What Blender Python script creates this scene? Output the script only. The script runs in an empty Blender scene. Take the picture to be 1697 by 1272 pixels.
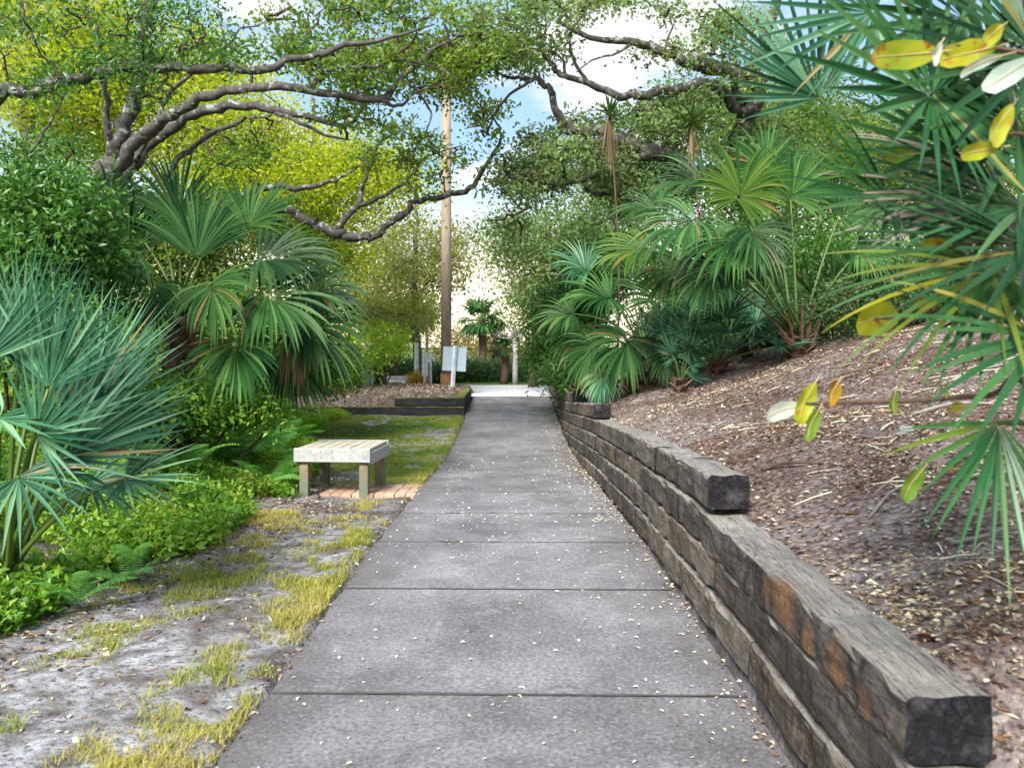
import bpy, math
import numpy as np
from mathutils import Vector
R = math.radians
rng = np.random.default_rng(7)
sc = bpy.context.scene
COL = sc.collection

# ------------------------------------------------------------------ camera model
F, CX, HY, CH = 1450.0, 848.5, 573.0, 1.38
def P(px, py, d):
    return np.array([(px - CX) / F * d, d, CH - (py - HY) / F * d])

# ------------------------------------------------------------------ noise
_lat = np.random.default_rng(3).random((64, 64))
def vnoise(x, y):
    x = np.asarray(x, float); y = np.asarray(y, float)
    xi = np.floor(x).astype(int); yi = np.floor(y).astype(int)
    fx = x - xi; fy = y - yi
    fx = fx * fx * (3 - 2 * fx); fy = fy * fy * (3 - 2 * fy)
    a = _lat[xi % 64, yi % 64]; b = _lat[(xi + 1) % 64, yi % 64]
    c = _lat[xi % 64, (yi + 1) % 64]; d = _lat[(xi + 1) % 64, (yi + 1) % 64]
    return (a * (1 - fx) + b * fx) * (1 - fy) + (c * (1 - fx) + d * fx) * fy
def fbm(x, y, o=4):
    s = 0; a = .5
    for k in range(o):
        s = s + a * vnoise(np.asarray(x) * 2 ** k + 17 * k, np.asarray(y) * 2 ** k + 5 * k); a *= .5
    return s
def sstep(a, b, x):
    t = np.clip((np.asarray(x, float) - a) / (b - a), 0, 1)
    return t * t * (3 - 2 * t)

# ------------------------------------------------------------------ terrain
_py = [-60, 6, 9.7, 11.5, 13.7, 16, 18.4, 21, 22.5, 60, 900]
_pz = [0, 0, -.13, -.23, -.27, -.17, -.02, .11, .13, .10, .0]
def prof(y): return np.interp(y, _py, _pz)
_by = [-5, 1, 4.2, 7, 10.3, 13.9, 19.3, 22]
_bz = [.0, .02, .06, -.02, -.17, -.39, -.68, -.80]
def base(y): return np.interp(y, _by, _bz)
TH = .176
_ty = [-60, 0, 2.08, 2.4, 4.2, 5.4, 8, 10.3, 11.6, 13.9, 15.5, 19.3, 20.5, 22.3, 25.5]
_tz = [.2, .24, .30, .50, .54, .66, .62, .50, .57, .45, .53, .36, .42, .30, .12]
def bank(x, y):
    t = np.interp(y, _ty, _tz)
    u = np.maximum(x - 1.1, 0)
    s = np.interp(y, [-10, 3, 8, 11, 15, 20, 25, 30], [.26, .27, .31, .33, .28, .16, .05, .0])
    rise = s * np.where(u < 3.6, u - .006 * u * u, 3.522 + (u - 3.6) * .45)
    n = (fbm(x * .9, y * .9, 4) - .5) * .22 * sstep(0, 1.2, u) + (fbm(x * 5, y * 5, 3) - .5) * .045
    return t + rise + n * sstep(30, 22, y)
def left_z(x, y):
    p = prof(y)
    n = (fbm(x * 1.1 + 9, y * 1.1, 4) - .5) * .10 + (fbm(x * 6, y * 6, 3) - .5) * .03
    z = p - .005 + n * sstep(0, .5, -.95 - x) * sstep(30, 20, y)
    # undergrowth rises away from the path
    e = und_edge(y)
    z = z + .16 * np.clip(e - x - .1, 0, 3.5) * sstep(17.6, 14, y)
    # raised planter bed behind low timbers
    m = sstep(18.0, 18.25, y) * sstep(24.5, 22.5, y) * sstep(-1.0, -1.12, x) * sstep(-7, -5, x)
    bed = .24 + .12 * sstep(18.2, 20.5, y) + (fbm(x * 2, y * 2, 3) - .5) * .12 + .05 * sstep(-1.2, -2.5, x)
    z = z * (1 - m) + bed * m
    return z
def und_edge(y):
    return np.interp(y, [-5, 2, 4.3, 5.6, 6.1, 7.3, 8.6, 9.6, 12, 15.7, 17], [-3.4, -3.0, -2.55, -2.5, -2.2, -2.05, -2.25, -2.35, -2.6, -3.2, -3.4])
def gz(x, y):
    x = np.asarray(x, float); y = np.asarray(y, float)
    l = left_z(x, y)
    on = (x > -.99) & (x < 1.0) & (y < 22)
    l = np.where(on, prof(y) - .09, l)
    b = bank(x, y)
    return np.where(x > 1.0, np.where(y < 26, b, l), l)
def ground_hit(px, py, lo=1.2, hi=40):
    for d in np.arange(lo, hi, .02):
        p = P(px, py, d)
        if p[2] <= gz(p[0], p[1]): return p
    return P(px, py, hi)

# ------------------------------------------------------------------ object helpers
ORG = {}
def tag(o, label=None, cat=None, group=None, kind=None):
    if label: o['label'] = label
    if cat: o['category'] = cat
    if group: o['group'] = group
    if kind: o['kind'] = kind
    return o
def thing(name, label, cat, loc, group=None):
    o = bpy.data.objects.new(name, None); COL.objects.link(o)
    o.empty_display_size = .1
    o.location = Vector([float(v) for v in loc])
    ORG[o.name] = np.array(loc, float)
    return tag(o, label, cat, group)
def mk(name, V, Q=None, T=None, mat=None, parent=None, smooth=False, rnd=None, midx=None, org=None):
    V = np.asarray(V, np.float64)
    if parent is not None: o0 = ORG[parent.name]
    elif org is not None: o0 = np.asarray(org, float)
    else: o0 = np.zeros(3)
    me = bpy.data.meshes.new(name)
    Q = np.zeros((0, 4), int) if Q is None or len(Q) == 0 else np.asarray(Q, int)
    T = np.zeros((0, 3), int) if T is None or len(T) == 0 else np.asarray(T, int)
    nf = len(Q) + len(T)
    me.vertices.add(len(V)); me.vertices.foreach_set('co', (V - o0).astype(np.float32).ravel())
    me.loops.add(Q.size + T.size); me.loops.foreach_set('vertex_index', np.concatenate([Q.ravel(), T.ravel()]).astype(np.int32))
    st = np.concatenate([np.arange(len(Q)) * 4, Q.size + np.arange(len(T)) * 3]).astype(np.int32)
    me.polygons.add(nf); me.polygons.foreach_set('loop_start', st)
    me.polygons.foreach_set('use_smooth', np.full(nf, smooth))
    mats = mat if isinstance(mat, (list, tuple)) else [mat]
    for m in mats:
        if m: me.materials.append(m)
    if midx is not None: me.polygons.foreach_set('material_index', np.asarray(midx, np.int32))
    if rnd is not None:
        a = me.attributes.new('rnd', 'FLOAT', 'FACE'); a.data.foreach_set('value', np.asarray(rnd, np.float32))
    me.update(calc_edges=True)
    o = bpy.data.objects.new(name, me); COL.objects.link(o)
    if parent is not None: o.parent = parent; ORG[o.name] = o0.copy()
    else: o.location = Vector([float(v) for v in o0]); ORG[o.name] = o0.copy()
    return o
class MB:
    """collects shapes into one mesh"""
    def __init__(s): s.V = []; s.Q = []; s.T = []; s.n = 0; s.rq = []; s.rt = []
    def add(s, V, Q=None, T=None, rnd=.5):
        V = np.asarray(V, float); 
        if Q is not None and len(Q):
            Q = np.asarray(Q, int); s.Q.append(Q + s.n); s.rq.append(np.broadcast_to(np.asarray(rnd, float), (len(Q),)) if np.ndim(rnd) == 0 or len(np.atleast_1d(rnd)) == len(Q) else np.full(len(Q), .5))
        if T is not None and len(T):
            T = np.asarray(T, int); s.T.append(T + s.n); s.rt.append(np.full(len(T), float(np.mean(rnd))))
        s.V.append(V); s.n += len(V)
    def box(s, c, size, rot=None, bev=0, rnd=.5):
        x, y, z = np.array(size) / 2.
        b = min(bev, x * .9, y * .9, z * .9)
        if b <= 0:
            V = np.array([[i, j, k] for i in (-x, x) for j in (-y, y) for k in (-z, z)])
            Q = [[0, 1, 3, 2], [4, 6, 7, 5], [0, 4, 5, 1], [2, 3, 7, 6], [0, 2, 6, 4], [1, 5, 7, 3]]; T = None
        else:
            V = []; idx = {}
            for i in (0, 1):
                for j in (0, 1):
                    for k in (0, 1):
                        sx, sy, sz = (2 * i - 1), (2 * j - 1), (2 * k - 1)
                        idx[i, j, k] = len(V)
                        V += [[sx * x, sy * (y - b), sz * (z - b)], [sx * (x - b), sy * y, sz * (z - b)], [sx * (x - b), sy * (y - b), sz * z]]
            Q = []; T = []
            for i in (0, 1):
                f = [idx[i, 0, 0], idx[i, 1, 0], idx[i, 1, 1], idx[i, 0, 1]]; Q.append(f if i else f[::-1])
                f = [idx[0, i, 0] + 1, idx[0, i, 1] + 1, idx[1, i, 1] + 1, idx[1, i, 0] + 1]; Q.append(f if i else f[::-1])
                f = [idx[0, 0, i] + 2, idx[1, 0, i] + 2, idx[1, 1, i] + 2, idx[0, 1, i] + 2]; Q.append(f if i else f[::-1])
            for a in (0, 1):
                for b2 in (0, 1):
                    Q.append([idx[a, b2, 0], idx[a, b2, 1], idx[a, b2, 1] + 1, idx[a, b2, 0] + 1])
                    Q.append([idx[a, 0, b2], idx[a, 0, b2] + 2, idx[a, 1, b2] + 2, idx[a, 1, b2]])
                    Q.append([idx[0, a, b2] + 1, idx[0, a, b2] + 2, idx[1, a, b2] + 2, idx[1, a, b2] + 1])
                    for k in (0, 1): T.append([idx[a, b2, k], idx[a, b2, k] + 1, idx[a, b2, k] + 2])
            V = np.array(V)
        if rot is not None: V = V @ np.asarray(rot).T
        s.add(V + np.asarray(c), Q, T, rnd)
    def tube(s, pts, rad, n=8, caps=True, rnd=.5, jit=0):
        V, Q, T = tube_geo(pts, rad, n, caps, jit); s.add(V, Q, T, rnd)
    def build(s, name, mat, parent=None, smooth=False, org=None, use_rnd=True):
        V = np.concatenate(s.V); Q = np.concatenate(s.Q) if s.Q else None; T = np.concatenate(s.T) if s.T else None
        r = np.concatenate((s.rq if s.Q else []) + (s.rt if s.T else [])) if use_rnd else None
        return mk(name, V, Q, T, mat, parent, smooth, r, org=org)
def rotz(a):
    c, s = math.cos(a), math.sin(a); return np.array([[c, -s, 0], [s, c, 0], [0, 0, 1.]])
def rotx(a):
    c, s = math.cos(a), math.sin(a); return np.array([[1, 0, 0], [0, c, -s], [0, s, c]])
def roty(a):
    c, s = math.cos(a), math.sin(a); return np.array([[c, 0, s], [0, 1, 0], [-s, 0, c]])
def unit(v):
    v = np.asarray(v, float); return v / (np.linalg.norm(v, axis=-1, keepdims=True) + 1e-9)
def tube_geo(pts, rad, n=8, caps=True, jit=0):
    pts = np.asarray(pts, float); m = len(pts); rad = np.broadcast_to(np.asarray(rad, float), (m,))
    t = unit(np.gradient(pts, axis=0))
    ref = np.array([0, 0, 1.]) if abs(t[0][2]) < .8 else np.array([1., 0, 0])
    a0 = unit(np.cross(t[0], ref)); A = [a0]
    for k in range(1, m):
        a = A[-1] - t[k] * np.dot(A[-1], t[k]); A.append(unit(a))
    A = np.array(A); B = np.cross(t, A)
    th = np.linspace(0, 2 * np.pi, n, endpoint=False)
    rr = rad[:, None] * np.ones(n)
    if jit: rr = rr * (1 + jit * (rng.random((m, n)) - .5) * 2)
    V = pts[:, None, :] + rr[:, :, None] * (np.cos(th)[None, :, None] * A[:, None, :] + np.sin(th)[None, :, None] * B[:, None, :])
    V = V.reshape(-1, 3)
    i = np.arange(m - 1)[:, None] * n; j = np.arange(n)[None, :]; j2 = (j + 1) % n
    Q = np.stack([i + j, i + j2, i + n + j2, i + n + j], -1).reshape(-1, 4)
    T = []
    if caps:
        V = np.vstack([V, pts[0], pts[-1]]); c0 = m * n; c1 = c0 + 1
        for k in range(n):
            T.append([c0, (k + 1) % n, k]); T.append([c1, (m - 1) * n + k, (m - 1) * n + (k + 1) % n])
    return V, Q, np.array(T, int) if T else None
def smooth_path(pts, k=6):
    """Catmull-Rom through rows of any width"""
    p = np.asarray(pts, float); p = np.vstack([2 * p[0] - p[1], p, 2 * p[-1] - p[-2]])
    out = []
    for i in range(1, len(p) - 2):
        for u in np.linspace(0, 1, k, endpoint=False):
            a, b, c, d = p[i - 1], p[i], p[i + 1], p[i + 2]
            out.append(.5 * (2 * b + (c - a) * u + (2 * a - 5 * b + 4 * c - d) * u * u + (3 * b - a - 3 * c + d) * u ** 3))
    out.append(p[-2]); return np.array(out)

# ------------------------------------------------------------------ materials
class NT:
    def __init__(s, name):
        s.m = bpy.data.materials.new(name); s.m.use_nodes = True; s.t = s.m.node_tree; s.n = s.t.nodes; s.l = s.t.links
        s.bsdf = s.n['Principled BSDF']; s.out = s.n['Material Output']
    def node(s, typ, **kw):
        n = s.n.new(typ)
        for k, v in kw.items():
            if k in n.inputs: 
                if hasattr(v, 'is_linked') : s.l.new(v, n.inputs[k])
                else: n.inputs[k].default_value = v
            else: setattr(n, k, v)
        return n
    def link(s, a, b): s.l.new(a, b)
    def pos(s): return s.node('ShaderNodeNewGeometry').outputs['Position']
    def mapping(s, vec, scale, rot=(0, 0, 0), loc=(0, 0, 0)):
        m = s.node('ShaderNodeMapping'); s.link(vec, m.inputs['Vector'])
        m.inputs['Scale'].default_value = scale; m.inputs['Rotation'].default_value = rot; m.inputs['Location'].default_value = loc
        return m.outputs['Vector']
    def noise(s, vec, scale, detail=4, rough=.6, dist=0):
        n = s.node('ShaderNodeTexNoise'); s.link(vec, n.inputs['Vector'])
        n.inputs['Scale'].default_value = scale; n.inputs['Detail'].default_value = detail; n.inputs['Roughness'].default_value = rough; n.inputs['Distortion'].default_value = dist
        return n.outputs['Fac']
    def voro(s, vec, scale, feature='F1', out='Distance'):
        n = s.node('ShaderNodeTexVoronoi'); n.feature = feature; s.link(vec, n.inputs['Vector']); n.inputs['Scale'].default_value = scale
        return n.outputs[out]
    def ramp(s, fac, stops, interp='LINEAR'):
        r = s.node('ShaderNodeValToRGB'); s.link(fac, r.inputs['Fac']); e = r.color_ramp; e.interpolation = interp
        while len(e.elements) < len(stops): e.elements.new(.5)
        for el, (p, c) in zip(e.elements, stops):
            el.position = p; el.color = (c, c, c, 1) if not hasattr(c, '__len__') else (*c, 1)
        return r.outputs['Color']
    def mix(s, fac, a, b, mode='MIX'):
        m = s.node('ShaderNodeMix'); m.data_type = 'RGBA'; m.blend_type = mode
        for sock, v in ((m.inputs[0], fac), (m.inputs[6], a), (m.inputs[7], b)):
            if hasattr(v, 'is_linked'): s.link(v, sock)
            elif hasattr(v, '__len__'): sock.default_value = (*v, 1)
            else: sock.default_value = v
        return m.outputs[2]
    def math(s, op, a, b=0.0, c=None):
        m = s.node('ShaderNodeMath'); m.operation = op
        for k, v in enumerate((a, b) if c is None else (a, b, c)):
            if hasattr(v, 'is_linked'): s.link(v, m.inputs[k])
            else: m.inputs[k].default_value = v
        return m.outputs[0]
    def bump(s, h, strength=.4, dist=.02):
        b = s.node('ShaderNodeBump'); s.link(h, b.inputs['Height']); b.inputs['Strength'].default_value = strength; b.inputs['Distance'].default_value = dist
        s.link(b.outputs['Normal'], s.bsdf.inputs['Normal']); return b
    def attr(s, name='rnd'):
        a = s.node('ShaderNodeAttribute'); a.attribute_name = name; return a.outputs['Fac']
    def objrnd(s): return s.node('ShaderNodeObjectInfo').outputs['Random']
    def fin(s, col, rough=.8, spec=.3):
        if hasattr(col, 'is_linked'): s.link(col, s.bsdf.inputs['Base Color'])
        else: s.bsdf.inputs['Base Color'].default_value = (*col, 1)
        if hasattr(rough, 'is_linked'): s.link(rough, s.bsdf.inputs['Roughness'])
        else: s.bsdf.inputs['Roughness'].default_value = rough
        s.bsdf.inputs['Specular IOR Level'].default_value = spec
        return s.m
def leaf_mat(name, cols, trans=.35, rough=.45, spec=.4, tcol=None, per_obj=False):
    """cols: colours spread over the per-leaf random value"""
    t = NT(name); r = t.attr()
    st = [(i / max(1, len(cols) - 1), c) for i, c in enumerate(cols)]
    c = t.ramp(r, st)
    v = t.noise(t.pos(), 1.1, 2)
    c = t.mix(t.ramp(v, [(.3, .0), (.7, .55)]), c, t.mix(1.0, c, (1.25, 1.3, .8), 'MULTIPLY'))
    if per_obj:
        q = t.objrnd(); c = t.mix(1.0, c, t.ramp(q, [(0, (.55, .52, .48)), (.35, (.8, .8, .74)), (.7, (1.05, .98, .8)), (1, (1.3, 1.22, 1.1))]), 'MULTIPLY')
    t.fin(c, rough, spec)
    tr = t.node('ShaderNodeBsdfTranslucent')
    if tcol: t.link(t.mix(1.0, c, tcol, 'MULTIPLY'), tr.inputs['Color'])
    else: t.link(t.mix(1.0, c, (1.5, 1.5, .7), 'MULTIPLY'), tr.inputs['Color'])
    mx = t.node('ShaderNodeMixShader'); mx.inputs[0].default_value = trans
    t.link(t.bsdf.outputs[0], mx.inputs[1]); t.link(tr.outputs[0], mx.inputs[2]); t.link(mx.outputs[0], t.out.inputs['Surface'])
    return t.m
M = {}
# oak leaf families
M['oak_green'] = leaf_mat('oak_green', [(.035, .085, .014), (.075, .16, .022), (.13, .225, .03), (.20, .27, .04), (.23, .15, .04)], .45)
M['oak_yellow'] = leaf_mat('oak_yellow', [(.09, .16, .012), (.21, .31, .02), (.37, .44, .02), (.50, .49, .03), (.30, .22, .03)], .5)
M['oak_grey'] = leaf_mat('oak_grey', [(.06, .115, .035), (.12, .20, .07), (.17, .26, .10), (.23, .31, .13), (.21, .20, .08)], .42)
M['oak_far'] = leaf_mat('oak_far', [(.10, .13, .04), (.18, .21, .06), (.26, .28, .08), (.33, .27, .09)], .5)
M['lime'] = leaf_mat('lime', [(.12, .22, .012), (.22, .36, .02), (.34, .46, .03), (.46, .48, .04)], .5)
M['warm'] = leaf_mat('warm', [(.10, .09, .03), (.2, .16, .05), (.30, .21, .06), (.34, .22, .08)], .55)
M['bush'] = leaf_mat('bush', [(.022, .075, .012), (.045, .135, .02), (.08, .20, .03), (.13, .26, .04)], .3, .4, .4)
M['hedge'] = leaf_mat('hedge', [(.025, .06, .022), (.045, .095, .03), (.07, .13, .04), (.11, .15, .045)], .3)
M['weed'] = leaf_mat('weed', [(.03, .09, .012), (.075, .18, .02), (.13, .28, .03), (.22, .37, .045), (.34, .39, .07)], .4, .45)
M['fern'] = leaf_mat('fern', [(.08, .24, .05), (.14, .36, .08), (.22, .45, .12)], .4, .5)
M['teal'] = leaf_mat('teal', [(.008, .046, .024), (.020, .086, .054), (.048, .15, .10), (.13, .28, .20), (.2, .18, .1)], .10, .42, .22, (1.0, 1.3, .6), True)
M['sabal'] = leaf_mat('sabal', [(.008, .036, .012), (.017, .064, .020), (.034, .10, .030), (.07, .155, .055), (.14, .115, .055)], .15, .48, .14, (1.3, 1.5, .6), True)
M['sabal_y'] = leaf_mat('sabal_y', [(.025, .085, .015), (.05, .13, .02), (.09, .18, .03), (.13, .20, .04), (.2, .15, .06)], .2, .48, .14, None, True)
M['nearf'] = leaf_mat('nearf', [(.005, .030, .011), (.011, .057, .021), (.024, .09, .034), (.05, .13, .052), (.16, .16, .04)], .16, .40, .25, (1.2, 1.5, .6), True)
M['nearfy'] = leaf_mat('nearfy', [(.015, .08, .03), (.03, .12, .04), (.09, .17, .03), (.27, .26, .02)], .25, .36, .4)
M['deadfrond'] = leaf_mat('deadfrond', [(.10, .065, .04), (.17, .115, .07), (.25, .19, .13)], .15, .8, .1)
M['greyfrond'] = leaf_mat('greyfrond', [(.18, .15, .14), (.28, .24, .23), (.38, .34, .33)], .1, .8, .1)
M['yucca'] = leaf_mat('yucca', [(.03, .07, .02), (.06, .12, .03), (.10, .16, .04)], .15, .5)
M['croton'] = leaf_mat('croton', [(.25, .22, .02), (.40, .25, .02), (.35, .12, .02), (.1, .12, .03)], .3)
M['grass'] = leaf_mat('grass', [(.07, .15, .02), (.15, .23, .03), (.28, .29, .06), (.40, .34, .10), (.45, .36, .17)], .35, .6, .2)
M['litter'] = leaf_mat('litter', [(.03, .018, .014), (.09, .045, .03), (.17, .09, .055), (.27, .19, .14), (.37, .30, .25), (.52, .46, .40), (.68, .63, .57)], .08, .75, .2)
M['litterpale'] = leaf_mat('litterpale', [(.40, .30, .19), (.58, .49, .35), (.70, .63, .50), (.78, .73, .63)], .08, .7, .2)
M['sg_yellow'] = leaf_mat('sg_yellow', [(.42, .40, .02), (.42, .40, .02)], .4, .4)
def seagrape_mat(name, a, b, amt):
    t = NT(name); n = t.noise(t.pos(), 22, 3); n2 = t.noise(t.pos(), 9, 2)
    c = t.mix(t.ramp(n2, [(.35, 0), (.65, 1)]), a, tuple(np.array(a) * np.array([.6, .8, .8])))
    c = t.mix(t.ramp(n, [(.62 - amt, 0), (.70 - amt, 1)]), c, b)
    t.fin(c, .4, .5); tr = t.node('ShaderNodeBsdfTranslucent'); t.link(c, tr.inputs['Color'])
    mx = t.node('ShaderNodeMixShader'); mx.inputs[0].default_value = .35
    t.link(t.bsdf.outputs[0], mx.inputs[1]); t.link(tr.outputs[0], mx.inputs[2]); t.link(mx.outputs[0], t.out.inputs['Surface'])
    return t.m
M['sgY'] = seagrape_mat('seagrape_yellow', (.48, .44, .02), (.42, .13, .02), .02)
M['sgO'] = seagrape_mat('seagrape_orange', (.55, .28, .02), (.5, .10, .02), .12)
M['sgB'] = seagrape_mat('seagrape_blotched', (.42, .40, .02), (.33, .06, .015), .06)
M['sgG'] = seagrape_mat('seagrape_green', (.20, .30, .03), (.38, .38, .03), .03)
M['sgP'] = seagrape_mat('seagrape_pale', (.62, .66, .55), (.45, .52, .38), .0)

def bark_mat(name, a, b, lichen=.0, sc_=1.0):
    t = NT(name); p = t.pos()
    n = t.noise(p, 14 * sc_, 6, .7); n2 = t.noise(p, 4, 4, .6); n3 = t.noise(p, 7, 5, .7)
    c = t.mix(t.ramp(n, [(.3, 0), (.7, 1)]), a, b)
    c = t.mix(t.ramp(n2, [(.6, 0), (.75, .5)]), c, (.16, .10, .065))
    if lichen: c = t.mix(t.ramp(n3, [(.62 - lichen, 0), (.68 - lichen, .85)]), c, (.36, .40, .36))
    t.bump(n, .9, .02); return t.fin(c, .9, .15)
M['bark'] = bark_mat('oak_bark', (.036, .033, .03), (.14, .128, .116), .06)
M['bark_pale'] = bark_mat('pale_bark', (.14, .13, .12), (.34, .32, .30), .05)
M['bark_brown'] = bark_mat('brown_bark', (.06, .04, .03), (.17, .11, .075))
M['twig'] = bark_mat('twig_bark', (.05, .035, .025), (.12, .09, .065))
M['boots'] = bark_mat('palm_boots', (.045, .026, .018), (.18, .11, .072))
M['deadwood'] = bark_mat('dead_trunk', (.26, .25, .24), (.46, .45, .44))

def pole_mat():
    t = NT('pole_wood'); p = t.pos(); v = t.mapping(p, (6, 6, .5)); n = t.noise(v, 6, 6, .7)
    c = t.ramp(n, [(.25, (.14, .105, .08)), (.5, (.28, .22, .17)), (.75, (.42, .35, .28))]); t.bump(n, .5, .01); return t.fin(c, .85, .2)
M['pole'] = pole_mat()
def tie_mat(name, end=False, rot=False):
    t = NT(name); p = t.pos(); r = t.objrnd()
    off = t.node('ShaderNodeCombineXYZ'); t.link(t.math('MULTIPLY', r, 37.0), off.inputs[0]); t.link(t.math('MULTIPLY', r, 91.0), off.inputs[2])
    va = t.node('ShaderNodeVectorMath'); va.operation = 'ADD'; t.link(p, va.inputs[0]); t.link(off.outputs[0], va.inputs[1]); q = va.outputs[0]
    g = t.noise(t.mapping(q, (30, 1.6, 30)), 1.6, 6, .72, .6)          # long grain
    g2 = t.noise(t.mapping(q, (9, 9, 2.2)), 2.2, 5, .7, .3)              # weather streaks down the face
    b = t.noise(q, 2.6, 4, .6); sp = t.noise(q, 45, 4, .7)
    c = t.ramp(g, [(.28, (.032, .024, .02)), (.44, (.10, .08, .066)), (.6, (.19, .158, .132)), (.78, (.34, .295, .255))])
    c = t.mix(t.ramp(g2, [(.38, .0), (.60, .8)]), c, (.04, .034, .031))
    c = t.mix(t.ramp(b, [(.42, 0), (.66, .55)]), c, (.26, .235, .21))
    c = t.mix(t.ramp(sp, [(.35, .5), (.5, 0)]), c, (.02, .016, .013))
    for (mp_, wid) in (((.5, 3.2, .5), .008),):
        ck = t.noise(t.mapping(q, mp_), 1.0, 3, .55, .2)
        c = t.mix(t.ramp(ck, [(.5 - wid, 0), (.5, .85), (.5 + wid, 0)]), c, (.016, .012, .010))
    fg = t.noise(t.mapping(q, (150, 5, 150)), 1.0, 5, .75, .8)
    c = t.mix(t.ramp(fg, [(.34, .8), (.47, 0)]), c, (.022, .018, .016))
    c = t.mix(t.ramp(fg, [(.58, 0), (.72, .45)]), c, (.42, .40, .37))
    for (mp_, wid) in (((34, .9, 34), .014), ((60, 2.2, 60), .016)):
        ck = t.noise(t.mapping(q, mp_), 1.0, 3, .6, .5)
        c = t.mix(t.ramp(ck, [(.5 - wid, 0), (.5, .9), (.5 + wid, 0)]), c, (.014, .012, .011))
    br = t.ramp(r, [(0, (.70, .66, .62)), (.4, (1.0, .98, .98)), (.7, (1.22, 1.12, .98)), (1, (1.4, 1.36, 1.32))]); c = t.mix(1.0, c, br, 'MULTIPLY')
    nz = t.node('ShaderNodeSeparateXYZ'); t.link(t.node('ShaderNodeNewGeometry').outputs['Normal'], nz.inputs[0])
    top = t.ramp(nz.outputs['Z'], [(.55, 0), (.85, 1)])
    tc = t.ramp(g, [(.25, (.14, .125, .108)), (.5, (.37, .34, .30)), (.75, (.54, .51, .47))])
    c = t.mix(t.math('MULTIPLY', top, .8), c, tc)
    for (mp_, wid) in (((26, 1.0, 26), .016), ((55, 2.4, 55), .018)):
        ck = t.noise(t.mapping(q, mp_), 1.0, 3, .6, .5)
        c = t.mix(t.math('MULTIPLY', top, t.ramp(ck, [(.5 - wid, 0), (.5, .85), (.5 + wid, 0)])), c, (.03, .026, .022))
    c = t.mix(t.math('MULTIPLY', top, t.ramp(fg, [(.33, .85), (.46, 0)])), c, (.05, .042, .036))
    c = t.mix(t.math('MULTIPLY', top, t.ramp(t.noise(q, 3.3, 5, .7), [(.52, 0), (.66, .6)])), c, (.16, .14, .12))
    if end:
        c = t.ramp(sp, [(.3, (.006, .006, .008)), (.55, (.022, .021, .026)), (.75, (.07, .068, .075))])  # creosote black, darkened further by painting the end's shade into the colour
        c = t.mix(t.ramp(b, [(.55, 0), (.7, .5)]), c, (.03, .05, .028))
        c = t.mix(t.ramp(t.voro(q, 13, 'DISTANCE_TO_EDGE'), [(.0, .9), (.035, 0)]), c, (.004, .004, .004))
        c = t.mix(t.ramp(t.noise(q, 11, 5, .75), [(.5, 0), (.68, .6)]), c, (.13, .125, .13))
    if rot:
        acc = None
        for (cx, cy, cz, ra) in ((.95, 3.02, .50, .17), (.95, 3.2, .50, .10), (.95, 2.52, .46, .11), (.95, 2.32, .44, .06), (.95, 2.78, .44, .08)):
            v = t.node('ShaderNodeVectorMath'); v.operation = 'SUBTRACT'; t.link(p, v.inputs[0]); v.inputs[1].default_value = (cx, cy, cz)
            l = t.node('ShaderNodeVectorMath'); l.operation = 'LENGTH'; t.link(v.outputs[0], l.inputs[0])
            d = t.math('SUBTRACT', 1.0, t.math('DIVIDE', l.outputs['Value'], ra))
            acc = d if acc is None else t.math('MAXIMUM', acc, d)
        wob = t.noise(t.mapping(p, (10, 10, 22)), 1.0, 5, .7)
        k = t.ramp(t.math('ADD', acc, t.math('MULTIPLY_ADD', wob, 1.3, -.75)), [(.05, 0), (.6, 1)])
        oc = t.ramp(t.noise(t.mapping(p, (10, 40, 10)), 2, 5, .7), [(.3, (.08, .042, .022)), (.5, (.27, .13, .055)), (.75, (.40, .24, .12))])
        c = t.mix(t.math('MULTIPLY', t.math('MULTIPLY', k, .72), t.math('SUBTRACT', 1.0, t.math('MULTIPLY', top, .8))), c, t.mix(t.ramp(fg, [(.36, .8), (.5, 0)]), oc, (.05, .03, .02)))
    h = t.math('ADD', t.math('ADD', g, t.math('MULTIPLY', sp, .5)), t.math('MULTIPLY', fg, 1.0))
    t.bump(h, .8, .018); return t.fin(c, .9, .2)
M['tie'] = tie_mat('weathered_tie'); M['tie_end'] = tie_mat('creosote_shade_tie_end', True); M['tie_rot'] = tie_mat('weathered_tie_rot', False, True)
def moss_tie():
    t = NT('mossy_dark_timber'); p = t.pos(); g = t.noise(t.mapping(p, (1.5, 14, 14)), 2, 5, .7); n = t.noise(p, 6, 4)
    c = t.ramp(g, [(.3, (.010, .010, .012)), (.6, (.035, .034, .04)), (.8, (.075, .072, .08))])
    c = t.mix(t.ramp(n, [(.55, 0), (.68, .7)]), c, (.035, .055, .02))
    nz = t.node('ShaderNodeSeparateXYZ'); t.link(t.node('ShaderNodeNewGeometry').outputs['Normal'], nz.inputs[0])
    c = t.mix(t.ramp(nz.outputs['Z'], [(.5, 0), (.8, .9)]), c, t.ramp(t.noise(p, 9, 5, .7), [(.3, (.10, .085, .03)), (.55, (.20, .19, .03)), (.75, (.30, .24, .12))]))
    t.bump(g, .6, .015); return t.fin(c, .9, .2)
M['moss_tie'] = moss_tie()
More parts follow.
